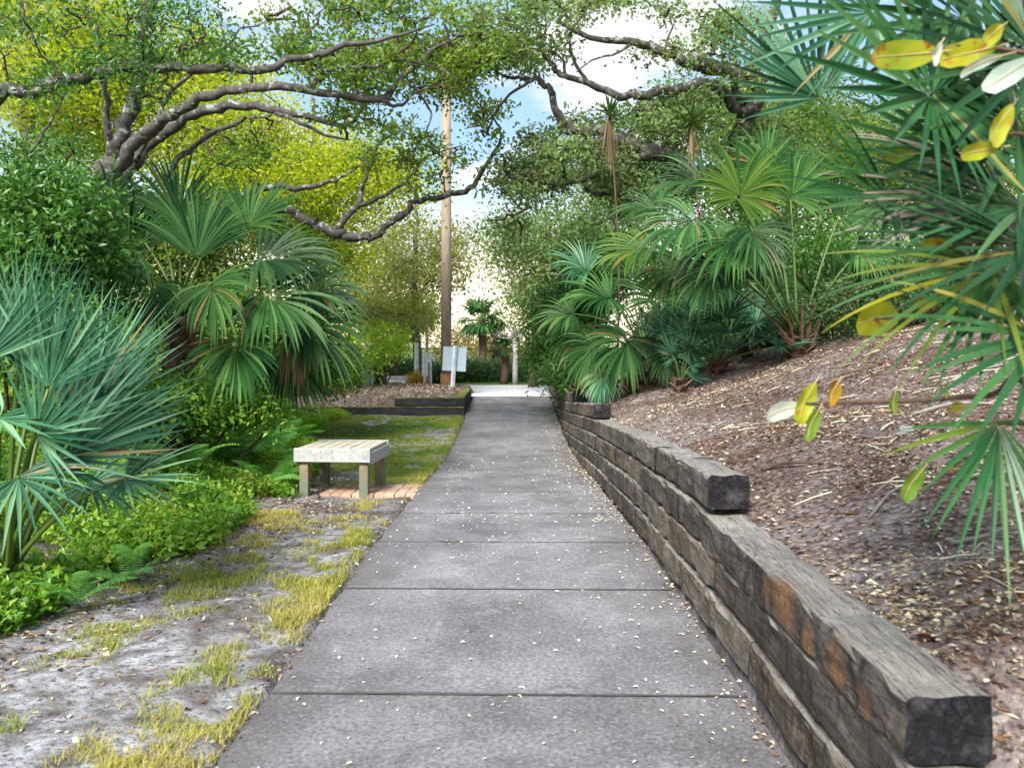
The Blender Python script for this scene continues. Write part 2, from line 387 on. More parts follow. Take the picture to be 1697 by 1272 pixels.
def concrete():
    t = NT('old_grey_concrete'); p = t.pos()
    n = t.noise(p, 1.3, 5, .65, .3); f = t.noise(p, 60, 4, .75); s = t.noise(p, 230, 2, .6); st = t.noise(t.mapping(p, (1.6, .5, 1)), 1.4, 4, .6)
    c = t.ramp(n, [(.30, (.115, .112, .12)), (.5, (.205, .20, .212)), (.70, (.31, .308, .32))])
    c = t.mix(t.ramp(f, [(.36, .7), (.52, 0)]), c, (.065, .06, .064))
    c = t.mix(t.ramp(f, [(.56, 0), (.70, .75)]), c, (.46, .455, .46))
    c = t.mix(t.ramp(s, [(.35, .35), (.55, 0)]), c, (.05, .046, .046))
    c = t.mix(t.ramp(st, [(.52, 0), (.70, .5)]), c, (.12, .105, .108))
    bl = t.noise(p, 3.4, 5, .7, 1.2); c = t.mix(t.ramp(bl, [(.58, 0), (.66, .45)]), c, (.085, .078, .08)); c = t.mix(t.ramp(t.noise(p, 5.1, 5, .7, .6), [(.60, 0), (.70, .35)]), c, (.42, .42, .43))
    sx = t.node('ShaderNodeSeparateXYZ'); t.link(p, sx.inputs[0])
    edge = t.math('ADD', t.math('ABSOLUTE', sx.outputs[0]), t.math('MULTIPLY', t.noise(p, 3, 4), .35))
    c = t.mix(t.ramp(t.math('SUBTRACT', edge, .3), [(.55, 0), (.82, .5)]), c, (.085, .072, .068))
    c = t.mix(1.0, c, t.ramp(t.attr(), [(0, (.84, .83, .82)), (1, (1.1, 1.1, 1.11))]), 'MULTIPLY')
    t.bump(t.math('ADD', f, t.math('MULTIPLY', s, .6)), .35, .006); return t.fin(c, .88, .25)
M['concrete'] = concrete()
def road_m():
    t = NT('pale_road'); p = t.pos(); n = t.noise(p, 2, 5); f = t.noise(p, 40, 3)
    c = t.ramp(n, [(.3, (.50, .48, .48)), (.7, (.66, .64, .63))]); c = t.mix(t.ramp(f, [(.4, .3), (.6, 0)]), c, (.4, .38, .37)); return t.fin(c, .85, .2)
M['road'] = road_m()
def soil():
    t = NT('sandy_soil'); p = t.pos()
    n = t.noise(p, .9, 5, .62, .4); f = t.noise(p, 28, 5, .75); m = t.noise(p, 7, 4, .65); v = t.voro(p, 34)
    c = t.ramp(n, [(.34, (.13, .115, .105)), (.46, (.285, .275, .28)), (.62, (.44, .44, .465))])
    c = t.mix(t.ramp(m, [(.44, .0), (.62, .8)]), c, (.095, .075, .06))
    c = t.mix(t.ramp(f, [(.38, .8), (.54, 0)]), c, (.035, .028, .022))
    c = t.mix(t.ramp(v, [(.10, .7), (.2, 0)]), c, (.09, .06, .04))
    t.bump(t.math('ADD', f, m), .7, .03); return t.fin(c, .95, .1)
M['soil'] = soil()
def mulch():
    t = NT('leaf_mulch'); p = t.pos()
    n = t.noise(p, 1.1, 5, .65, .5); f = t.noise(p, 26, 5, .75); v = t.voro(p, 45, 'F1', 'Color'); m = t.noise(p, 5, 4, .65)
    sv = t.node('ShaderNodeSeparateXYZ'); t.link(v, sv.inputs[0])
    c = t.ramp(n, [(.34, (.105, .066, .058)), (.49, (.21, .165, .16)), (.63, (.40, .365, .372))])
    c = t.mix(t.ramp(m, [(.45, 0), (.66, .7)]), c, (.15, .075, .055))
    c2 = t.ramp(sv.outputs[0], [(0, (.04, .025, .02)), (.4, (.13, .075, .055)), (.7, (.26, .19, .14)), (1, (.45, .38, .32))])
    c = t.mix(.42, c, c2); c = t.mix(t.ramp(f, [(.38, .85), (.54, 0)]), c, (.022, .015, .012))
    t.bump(t.math('ADD', f, sv.outputs[1]), .8, .03); return t.fin(c, .95, .1)
M['mulch'] = mulch()
def farg():
    t = NT('verge_grass_ground'); p = t.pos(); n = t.noise(p, 3, 5); c = t.ramp(n, [(.3, (.06, .10, .025)), (.7, (.16, .19, .06))]); return t.fin(c, .95, .1)
M['farground'] = farg()
def bwood(name, a, b, green=0.):
    t = NT(name); p = t.pos(); g = t.noise(t.mapping(p, (12, 12, 12)), 1.2, 5, .65, .4); n = t.noise(p, 7, 3)
    st = t.noise(t.mapping(p, (25, 25, 2.5)), 1.5, 4)
    c = t.ramp(g, [(.3, a), (.7, b)]); c = t.mix(t.ramp(n, [(.55, 0), (.72, .35)]), c, tuple(np.array(a) * .7))
    c = t.mix(t.ramp(st, [(.5, 0), (.72, .4)]), c, tuple(np.array(a) * .55))
    if green:
        sx = t.node('ShaderNodeSeparateXYZ'); t.link(p, sx.inputs[0])
        c = t.mix(t.math('MULTIPLY', t.ramp(sx.outputs[2], [(0.0, 1), (.22, 0)]), green), c, (.11, .15, .10))
    t.bump(g, .3, .004); return t.fin(c, .75, .25)
M['benchtop'] = bwood('pale_bench_boards', (.35, .32, .25), (.51, .47, .37)); M['benchside'] = bwood('pale_bench_apron', (.30, .305, .29), (.43, .44, .415))
M['benchleg'] = bwood('brown_post_wood', (.15, .10, .06), (.30, .23, .15), .8)
def paver():
    t = NT('red_paver'); p = t.pos(); r = t.attr(); n = t.noise(p, 30, 4)
    c = t.ramp(r, [(0, (.36, .20, .13)), (.5, (.45, .29, .20)), (1, (.52, .40, .31))]); c = t.mix(t.ramp(n, [(.4, .5), (.6, 0)]), c, (.22, .15, .11)); t.bump(n, .3, .005); return t.fin(c, .9, .15)
M['paver'] = paver()
def plain(name, c, rough=.5, spec=.4, metal=0, var=.15, scale=8):
    t = NT(name); n = t.noise(t.pos(), scale, 4); k = tuple(np.array(c) * (1 - var * 2))
    t.bsdf.inputs['Metallic'].default_value = metal
    return t.fin(t.mix(t.ramp(n, [(.35, 1), (.65, 0)]), c, k), rough, spec)
M['sign'] = plain('pale_sign_back', (.34, .43, .50), .45, .4, 0, .05); M['signpost'] = plain('pale_sign_post', (.60, .67, .72), .5); M['white'] = plain('white_paint', (.72, .71, .70), .6)
M['signw'] = plain('white_sign_back', (.74, .77, .79), .5, .4, 0, .05)
M['palepost'] = plain('pale_green_post', (.62, .68, .62), .6)
M['wrap'] = None
def wrap():
    t = NT('worn_orange_wrap'); p = t.pos(); n = t.noise(t.mapping(p, (5, 5, 1.5)), 3, 5, .7)
    return t.fin(t.ramp(n, [(.3, (.14, .06, .035)), (.5, (.50, .22, .10)), (.7, (.62, .40, .25))]), .8, .2)
M['wrap'] = wrap()
def stone(name, a, b):
    t = NT(name); n = t.noise(t.pos(), 25, 5, .7); t.bump(n, .6, .01); return t.fin(t.ramp(n, [(.3, a), (.7, b)]), .9, .2)
M['stone'] = stone('pale_stone', (.12, .12, .125), (.36, .36, .36)); M['stone_d'] = stone('dark_wood_chunk', (.05, .042, .038), (.16, .14, .13))
M['dirt_dark'] = plain('dark_joint_dirt', (.09, .083, .078), .95, .1)
M['veins'] = plain('leaf_vein', (.50, .36, .16), .5, .3)
M['petiole'] = leaf_mat('petiole_green', [(.05, .09, .02), (.10, .15, .03)], .0, .45, .4)

# ------------------------------------------------------------------ world, sun, camera
SUN_EL, SUN_AZ = R(42), R(200)      # azimuth measured from +Y towards +X
wd = bpy.data.worlds.new('World'); sc.world = wd; wd.use_nodes = True
wt = wd.node_tree; wn = wt.nodes; wl = wt.links
bg = wn['Background']; bg.inputs['Strength'].default_value = .058
sky = wn.new('ShaderNodeTexSky'); sky.sky_type = 'NISHITA'; sky.sun_disc = False; sky.sun_elevation = SUN_EL; sky.sun_rotation = SUN_AZ
sky.air_density = 1.0; sky.dust_density = 1.2; sky.ozone_density = 1.5
tc = wn.new('ShaderNodeTexCoord')
def wm(op, a, b=0.0):
    m = wn.new('ShaderNodeMath'); m.operation = op
    for k, v in enumerate((a, b)):
        if hasattr(v, 'is_linked'): wl.new(v, m.inputs[k])
        else: m.inputs[k].default_value = v
    return m.outputs[0]
sep = wn.new('ShaderNodeSeparateXYZ'); wl.new(tc.outputs['Generated'], sep.inputs[0])
zz = wm('ADD', wm('MAXIMUM', sep.outputs[2], 0.0), .22)
cmb = wn.new('ShaderNodeCombineXYZ'); wl.new(wm('DIVIDE', sep.outputs[0], zz), cmb.inputs[0]); wl.new(wm('DIVIDE', sep.outputs[1], zz), cmb.inputs[1])
mp = wn.new('ShaderNodeMapping'); wl.new(cmb.outputs[0], mp.inputs[0]); mp.inputs['Location'].default_value = (.62, .15, 0)
nz = wn.new('ShaderNodeTexNoise'); wl.new(mp.outputs[0], nz.inputs['Vector']); nz.inputs['Scale'].default_value = 1.7; nz.inputs['Detail'].default_value = 8; nz.inputs['Roughness'].default_value = .52
cr = wn.new('ShaderNodeValToRGB'); wl.new(nz.outputs['Fac'], cr.inputs[0]); cr.color_ramp.elements[0].position = .50; cr.color_ramp.elements[1].position = .60
hz = wn.new('ShaderNodeValToRGB'); wl.new(sep.outputs[2], hz.inputs[0])
hz.color_ramp.elements[0].position = .02; hz.color_ramp.elements[0].color = (1, 1, 1, 1); hz.color_ramp.elements[1].position = .19; hz.color_ramp.elements[1].color = (0, 0, 0, 1)
mxc = wn.new('ShaderNodeMix'); mxc.data_type = 'RGBA'; wl.new(cr.outputs[0], mxc.inputs[0]); pal = wn.new('ShaderNodeMix'); pal.data_type = 'RGBA'; pal.inputs[0].default_value = .42; wl.new(sky.outputs[0], pal.inputs[6]); pal.inputs[7].default_value = (5.6, 9.0, 12, 1)
wl.new(pal.outputs[2], mxc.inputs[6]); mxc.inputs[7].default_value = (8.2, 8.1, 8.3, 1)
mxh = wn.new('ShaderNodeMix'); mxh.data_type = 'RGBA'; wl.new(wm('MULTIPLY', hz.outputs[0], .95), mxh.inputs[0]); wl.new(mxc.outputs[2], mxh.inputs[6]); mxh.inputs[7].default_value = (15.5, 13.0, 9.4, 1)
wl.new(mxh.outputs[2], bg.inputs['Color'])
sl = bpy.data.lights.new('sun', 'SUN'); sl.energy = 3.7; sl.angle = R(22); sl.color = (1, .965, .91)
so = bpy.data.objects.new('sun', sl); COL.objects.link(so)
sd = Vector((math.sin(SUN_AZ) * math.cos(SUN_EL), math.cos(SUN_AZ) * math.cos(SUN_EL), math.sin(SUN_EL)))
so.rotation_euler = sd.to_track_quat('Z', 'Y').to_euler()
cam = bpy.data.cameras.new('camera'); co = bpy.data.objects.new('camera', cam); COL.objects.link(co)
co.location = (0, 0, CH); co.rotation_euler = (R(90), 0, 0)
cam.sensor_width = 36; cam.lens = F / 1697 * 36; cam.shift_y = -(636 - HY) / 1697; cam.clip_end = 3000; cam.clip_start = .05
cam.dof.use_dof = True; cam.dof.focus_distance = 9.0; cam.dof.aperture_fstop = 4.5
sc.camera = co
sc.view_settings.view_transform = 'Standard'; sc.view_settings.look = 'None'; sc.view_settings.exposure = 1.3; sc.view_settings.gamma = 1
sc.cycles.use_denoising = True
sc.cycles.max_bounces = 6; sc.cycles.transparent_max_bounces = 4; sc.cycles.diffuse_bounces = 3; sc.cycles.glossy_bounces = 2; sc.cycles.transmission_bounces = 3

# ------------------------------------------------------------------ ground, path, road
def ground():
    xs = np.concatenate([[-400, -150, -60, -30, -18], np.arange(-12, -1.0, .11), [-.995, -.98, 0, .96, 1.005, 1.02], np.arange(1.1, 9, .11), [10, 12, 16, 25, 50, 150, 400]])
    ys = np.concatenate([[-60, -20, -6], np.arange(-2, 26, .11), [27, 29, 32, 36, 42, 50, 70, 120, 300, 900]])
    X, Y = np.meshgrid(xs, ys, indexing='ij'); Z = gz(X, Y)
    V = np.stack([X, Y, Z], -1).reshape(-1, 3); nx, ny = X.shape
    i = np.arange(nx - 1)[:, None] * ny; j = np.arange(ny - 1)[None, :]
    Q = np.stack([i + j, i + ny + j, i + ny + j + 1, i + j + 1], -1).reshape(-1, 4)
    c = V[Q].mean(1)
    mi = np.zeros(len(Q), int); mi[c[:, 0] > .99] = 1
    mi[(c[:, 0] < -.99) & (c[:, 1] > 18) & (c[:, 0] > -8)] = 1
    mi[c[:, 1] > 24.5] = 2
    o = mk('ground', V, Q, None, [M['soil'], M['mulch'], M['farground']], smooth=True, midx=mi); tag(o, kind='structure')
ground()
JOINTS = [-3.4, -2.0, -.6, .65, 1.98, 3.39, 4.86, 6.03, 7.3, 8.65, 10.0, 11.4, 12.8, 14.2, 15.6, 17.0, 18.4, 19.8, 21.3]
def path():
    mb = MB()
    for a, b in zip(JOINTS[:-1], JOINTS[1:]):
        n = max(4, int((b - a) / .2)); g = .011 if b < 8 else .008
        ys = np.linspace(a + g, b - g, n); xl, xr = -.945, .915
        rows = []
        dz = 0; tl = 0
        for k, y in enumerate(ys):
            t = k / (n - 1); sk = .035 * (-1)          # joints run slightly askew
            e = 0
            zt = prof(y) + .03 + dz
            w = rng.normal(0, .006, 2)
            w = np.array([(vnoise(y * 7, 3.) - .5) * .035, 0])
            rows.append([[xl + w[0], y - sk * .5, zt - .13], [xl + w[0], y - sk * .5, zt - .012 - e], [xl + .012 + w[0], y - sk * .5, zt - e * .6 + tl], [xr - .012, y + sk * .5, zt - e * .6 - tl], [xr, y + sk * .5, zt - .012 - e], [xr, y + sk * .5, zt - .13]])
        V = np.array(rows); m = 6; V = V.reshape(-1, 3)
        i = np.arange(n - 1)[:, None] * m; j = np.arange(m - 1)[None, :]
        Q = np.stack([i + j, i + j + 1, i + m + j + 1, i + m + j], -1).reshape(-1, 4)
        ends = [[0, 1, 2, 3], [0, 3, 4, 5], [5 + (n - 1) * m, 4 + (n - 1) * m, 3 + (n - 1) * m, (n - 1) * m], [3 + (n - 1) * m, 2 + (n - 1) * m, 1 + (n - 1) * m, (n - 1) * m]]
        mb.add(V, np.vstack([Q[:, ::-1], np.array(ends)]), None, rng.random())
    tag(mb.build('path', M['concrete']), kind='structure')
    V = []; Q = []
    for y in JOINTS[1:-1]:
        m = 64; xs = np.linspace(-.94, .908, m); sk = .0175 - .035 * np.linspace(0, 1, m)
        for sgn in (-1, 1):
            w = float(np.interp(y, [4.9, 6.1, 8, 12], [.0085, .0055, .003, .0025])) + (.006 if y < 5 else .003) * (vnoise(xs * 9 + y * 3, xs * 0 + sgn * 7) - .45) + .010 * np.maximum(0, vnoise(xs * 23 + y, xs * 0 + sgn * 3 + 9) - .72) * 3
            yy = y + sk + sgn * w
            if sgn < 0: lo = np.stack([xs, yy, prof(yy) + .0325], -1)
            else: hi = np.stack([xs, yy, prof(yy) + .0325], -1)
        o = len(V); V += list(lo) + list(hi); Q += [[o + k, o + k + 1, o + m + k + 1, o + m + k] for k in range(m - 1)]
    tag(mk('path_joint_dirt', V, Q, None, M['dirt_dark']), kind='structure')
path()
def road():
    xs = np.array([-5, -3, -2.2, -1.3, 1.3, 8, 25, 60]); ys = np.array([21.32, 22.2, 24, 27.2])
    V = []; 
    for x in xs:
        for k, y in enumerate(ys):
            yy = y if abs(x) < 2 else max(y, 24.6 if k < 2 else y)
            if abs(x) >= 2 and k < 3: yy = [24.4, 24.8, 25.2][k]
            V.append([x, yy, prof(yy) + .035 if abs(x) < 2 else .135 + (.02 if k else 0)])
    n = len(ys); Q = [[a * n + b, (a + 1) * n + b, (a + 1) * n + b + 1, a * n + b + 1] for a in range(len(xs) - 1) for b in range(n - 1)]
    tag(mk('road', V, Q, None, M['road']), kind='structure')
road()

# ------------------------------------------------------------------ timber retaining wall
def timber(a, b, face, w, h, zf, mats, name='timber', parent=None, axis='y', rough=1.0):
    """a rough squared timber from a to b along its axis, with worn arrises; mats = (side, end)"""
    L = b - a; n = max(6, int(L / .07)); ts = np.linspace(a, b, n)
    cr_ = .020
    prof2 = []
    for (cx, cz, s0) in ((w - cr_, cr_, -90), (w - cr_, h - cr_, 0), (cr_, h - cr_, 90), (cr_, cr_, 180)):
        for k in (0, 45, 90): prof2.append((cx + cr_ * math.cos(R(s0 + k)), cz + cr_ * math.sin(R(s0 + k))))
    # extra points mid-faces
    pr = []
    for i in range(12):
        pr.append(prof2[i])
        if i % 3 == 2:
            p, q = prof2[i], prof2[(i + 1) % 12]
            for u in (.33, .66): pr.append((p[0] + (q[0] - p[0]) * u, p[1] + (q[1] - p[1]) * u))
    pr = np.array(pr); m = len(pr)
    sd = rng.random() * 100
    V = np.zeros((n, m, 3)); yaw = rng.normal(0, .006) * rough
    for k, t in enumerate(ts):
        nx = (vnoise(np.full(m, t * 9 + sd), np.arange(m) * 1.7 + sd) - .5) * .014 * rough
        nz_ = (vnoise(np.full(m, t * 9 + sd + 40), np.arange(m) * 1.7 + sd) - .5) * .014 * rough
        grv = (vnoise(t * 16 + sd, sd) > .8) * .008 * rough           # checks across the face
        ctr = np.array([w / 2, h / 2]); d = pr - ctr; d = d / np.linalg.norm(d, axis=1, keepdims=True)
        q = pr - d * grv
        u = q[:, 0] + nx + yaw * (k / (n - 1) - .5); v = q[:, 1] + nz_ + zf(t)
        if axis == 'y': V[k] = np.stack([face + u, np.full(m, t) + (nx * .6 if k in (0, n - 1) else 0), v], -1)
        else: V[k] = np.stack([np.full(m, t), face + u, v], -1)
    Vv = V.reshape(-1, 3)
    i = np.arange(n - 1)[:, None] * m; j = np.arange(m)[None, :]; j2 = (j + 1) % m
    Q = np.stack([i + j, i + j2, i + m + j2, i + m + j], -1).reshape(-1, 4)
    if axis == 'y': Q = Q[:, ::-1]
    Vv = np.vstack([Vv, V[0].mean(0), V[-1].mean(0)]); c0 = n * m
    T = [[c0, k, (k + 1) % m] for k in range(m)] + [[c0 + 1, (n - 1) * m + (k + 1) % m, (n - 1) * m + k] for k in range(m)]
    mi = np.concatenate([np.zeros(len(Q), int), np.ones(2 * m, int)])
    return mk(name, Vv, Q, T, mats, parent, False, midx=mi)
def retaining_wall():
    w = thing('retaining_wall', 'stepped retaining wall of stacked weathered grey railroad timbers along the concrete path', 'retaining wall', (1.03, 3, 0))
    starts = [-3, -3, 2.07, 4.24, 10.3, 13.9, 19.2]; END = 22.2
    fixed = {0: [-.6, 1.6, 2.6, 3.45, 5.3], 1: [.4, 1.9, 4.05, 5.6], 2: [2.07, 4.9, 6.4], 3: [4.24, 5.05, 5.75, 7.1, 9.9]}
    for c, s in enumerate(starts):
        cuts = [s] + [v for v in fixed.get(c, []) if v > s + .01]
        while cuts[-1] < END - 1.2: cuts.append(cuts[-1] + float(rng.uniform(1.0, 2.2)))
        cuts.append(END + rng.normal(0, .05))
        for k, (a, b) in enumerate(zip(cuts[:-1], cuts[1:])):
            if prof(b) > base(b) + (c + 1) * TH + .04: continue
            za, zb = base(a) + c * TH, base(b) + c * TH
            j = rng.normal(0, .006); dz = rng.normal(0, .003)
            first = (c == 2 and k == 0)
            o = timber(a + .004, b - .004, .93 + j + .006 * c, .205, TH - .012, lambda t: za + (zb - za) * (t - a) / (b - a) + dz,
                       [M['tie_rot'] if first else M['tie'], M['tie_end']], 'timber', w, rough=1.3 if first else 1.0)
            if first: o['label'] = 'top timber with orange rotten patches and a black end'
retaining_wall()
def planter():
    w = thing('planter_edging', 'low two-course black mossy timber edging round the mulch bed by the pole', 'timber edging', (-2.5, 18.1, 0))
    mt = [M['moss_tie'], M['moss_tie']]
    z0 = prof(18.1) - .02
    timber(-4.4, -2.75, 17.98, .2, .19, lambda t: z0, mt, parent=w, axis='x')
    timber(-2.745, -.985, 18.0, .2, .19, lambda t: z0, mt, parent=w, axis='x')
    timber(-2.42, -.98, 18.02, .2, .18, lambda t: z0 + .195, mt, parent=w, axis='x')
    timber(18.25, 21.3, -1.19, .2, .19, lambda t: z0 + .02 + (t - 18.2) * .03, mt, parent=w)
    timber(18.23, 21.2, -1.185, .2, .18, lambda t: z0 + .205 + (t - 18.2) * .012, mt, parent=w)
planter()

# ------------------------------------------------------------------ bench and pavers
def bench():
    a = R(-5); Rm = rotz(a); c = np.array([-1.72, 8.92, 0]); g = float(prof(8.9)) - .01
    b = thing('bench', 'low square pale wooden bench with slatted top and brown post legs on red pavers', 'bench', (c[0], c[1], g))
    Wd, Dp, top = .76, .82, .378
    def at(x, y, z): return Rm @ np.array([x, y, 0]) + c + np.array([0, 0, z])
    mb = MB(); n = 7; sw = (Wd - .02) / n
    for k in range(n):
        s_ = MB(); s_.box(at(-Wd / 2 + .01 + sw * (k + .5), 0, top - .016 + rng.normal(0, .0015)), (sw - .012, Dp - .085, .034), Rm, .004); s_.build('slat', M['benchtop'], b)
    for (x, y, sx, sy) in ((0, -Dp / 2 + .019, Wd, .038), (0, Dp / 2 - .019, Wd, .038)):
        q = MB(); q.box(at(x, y, top - .063), (sx, sy, .134), Rm, .004); q.build('apron_board', M['benchside'], b)
    for (x, y, sx, sy) in ((-Wd / 2 + .019, 0, .038, Dp - .082), (Wd / 2 - .019, 0, .038, Dp - .082)):
        q = MB(); q.box(at(x + .0 , y, top - .0965), (sx, sy, .120), Rm, .004); q.build('apron_board', M['benchside'], b)
    q = MB()
    for k in range(n):
        for zz_ in (-.028, -.085):
            q.box(at(-Wd / 2 + .01 + sw * (k + .5) + rng.normal(0, .008), -Dp / 2 - .0005, top + zz_ + rng.normal(0, .004)), (.007, .004, .007), Rm, .001)
        for yy_ in (-.33, .33): q.box(at(-Wd / 2 + .01 + sw * (k + .5), yy_, top + .001), (.008, .008, .003), Rm, .001)
    q.build('screws', M['dirt_dark'], b)
    for x in (-Wd / 2 + .088, Wd / 2 - .075):
        for y in (-Dp / 2 + .085, Dp / 2 - .085):
            q = MB(); z0, z1 = g - .06, top - .04; q.box(at(x, y, (z0 + z1) / 2), (.089, .089, z1 - z0), Rm, .006); q.build('leg', M['benchleg'], b)
bench()
def pavers():
    mb = MB()
    for i in range(9):
        for j in range(5):
            x = -1.83 + i * .105; y = 8.62 + j * .155
            if x > -.98: continue
            mb.box((x + rng.normal(0, .002), y + rng.normal(0, .002), float(prof(y)) - .005 + rng.normal(0, .002)), (.1, .149, .06), None, .006, rng.random())
    tag(mb.build('paving', M['paver']), kind='structure')
pavers()

# ------------------------------------------------------------------ leaf clouds
def leaves_geo(p, u, n, l, w, fold=.25):
    """rhombic leaves: p base, u direction, n normal"""
    s = np.cross(u, n); s = unit(s); n = np.cross(s, u)
    l = np.asarray(l).reshape(-1, 1); w = np.asarray(w).reshape(-1, 1)
    a = p; b = p + u * l * .45 + s * w * .5 + n * w * fold; c = p + u * l; d = p + u * l * .45 - s * w * .5 + n * w * fold
    V = np.stack([a, b, c, d], 1).reshape(-1, 3)
    Q = np.arange(len(p) * 4).reshape(-1, 4)
    return V, Q
def rdir(n, zb=0, zs=1.):
    v = rng.normal(size=(n, 3)); v[:, 2] = v[:, 2] * zs + zb; return unit(v)
def grow_twigs(nodes, clumps, mb, r0=.014):
    """join each clump to the nearest part of the tree already grown"""
    nodes = np.asarray(nodes, float)
    d0 = np.min(np.linalg.norm(clumps[:, None, :] - nodes[None], axis=2), axis=1)
    order = np.argsort(d0); N = [nodes]; pts = nodes
    for k in order:
        c = clumps[k]; dd = np.linalg.norm(pts - c, axis=1); i = np.argmin(dd); q = pts[i]; L = dd[i]
        if L < .05: continue
        t = np.linspace(0, 1, 5)[:, None]; line = q + (c - q) * t
        line[1:4] += rng.normal(0, .10 * L, (3, 3)) * np.array([1, 1, .7]); line[1:4, 2] += .05 * L
        mb.tube(line, np.linspace(r0 * (1 + .4 * min(L, 3)), r0 * .3, 5), 4, False)
        pts = np.vstack([pts, line[2:]])
def blob_pts(blobs):
    C = []
    for (px, py, d, rx, ry, rd, n) in blobs:
        v = rng.normal(size=(n, 3)); v = v / np.linalg.norm(v, axis=1, keepdims=True) * (rng.random((n, 1)) ** .42)
        dd = d + v[:, 1] * rd
        X = (px + v[:, 0] * rx - CX) / F * dd; Z = CH - (py + v[:, 2] * ry - HY) / F * dd
        C.append(np.stack([X, dd, Z], -1))
    return np.vstack(C)
def clump_leaves(C, per, cr_, ll, lw, flat=.55, zb=.5):
    n = len(C) * per; c = np.repeat(C, per, 0)
    p = c + rng.normal(size=(n, 3)) * np.array([cr_, cr_, cr_ * flat])
    u = unit(unit(p - c) * .6 + rdir(n, -.15)); nn = rdir(n, zb)
    s = rng.uniform(.65, 1.3, n)
    V, Q = leaves_geo(p, u, nn, ll * s, lw * s)
    tint = np.clip(np.repeat(rng.normal(.45, .17, len(C)), per) + rng.normal(0, .19, n), 0, 1)
    return V, Q, tint
def limb_mesh(pts4, n=10, jit=.06):
    """rows x,y,z,r"""
    p = smooth_path(pts4, 7); p[:, :3] += (np.stack([vnoise(np.arange(len(p)) * .6 + k * 9, np.full(len(p), p[0, 0] * 3 + k)) for k in range(3)], -1) - .5) * p[:, 3:4] * 1.5
    V, Q, T = tube_geo(p[:, :3], np.maximum(p[:, 3] * .88, .007), n, True, jit * 1.5); return V, Q, T, p
def tree(name, label, cat, base_pt, limbs, blobs, per, cr_, leaf, mat, bark, group=None, twr=.014, trunk=None, flat=.55, zb=.5, crown_name='crown'):
    """limbs: lists of (px,py,d,r); first limb is the trunk when trunk is None"""
    t = thing(name, label, cat, base_pt, group); nodes = []
    for k, L in enumerate(limbs):
        rows = np.array([[*(P(a, b, c) if True else 0), r] for (a, b, c, r) in L]) if not isinstance(L, np.ndarray) else L
        V, Q, T, p = limb_mesh(rows, 12 if rows[:, 3].max() > .06 else 7)
        mk('trunk' if k == 0 else 'limb', V, Q, T, bark, t, True); nodes.append(p[:, :3])
    nodes = np.vstack(nodes)
    C = blob_pts(blobs)
    mb = MB(); grow_twigs(nodes, C, mb, twr); tw = mb.build('twigs', M['twig'], t, True, use_rnd=False); tw['kind'] = 'stuff'
    V, Q, ti = clump_leaves(C, per, cr_, leaf[0], leaf[1], flat, zb)
    mk(crown_name, V, Q, None, mat, t, False, ti)
    return t
def W(x, y, z): return np.array([x, y, z])

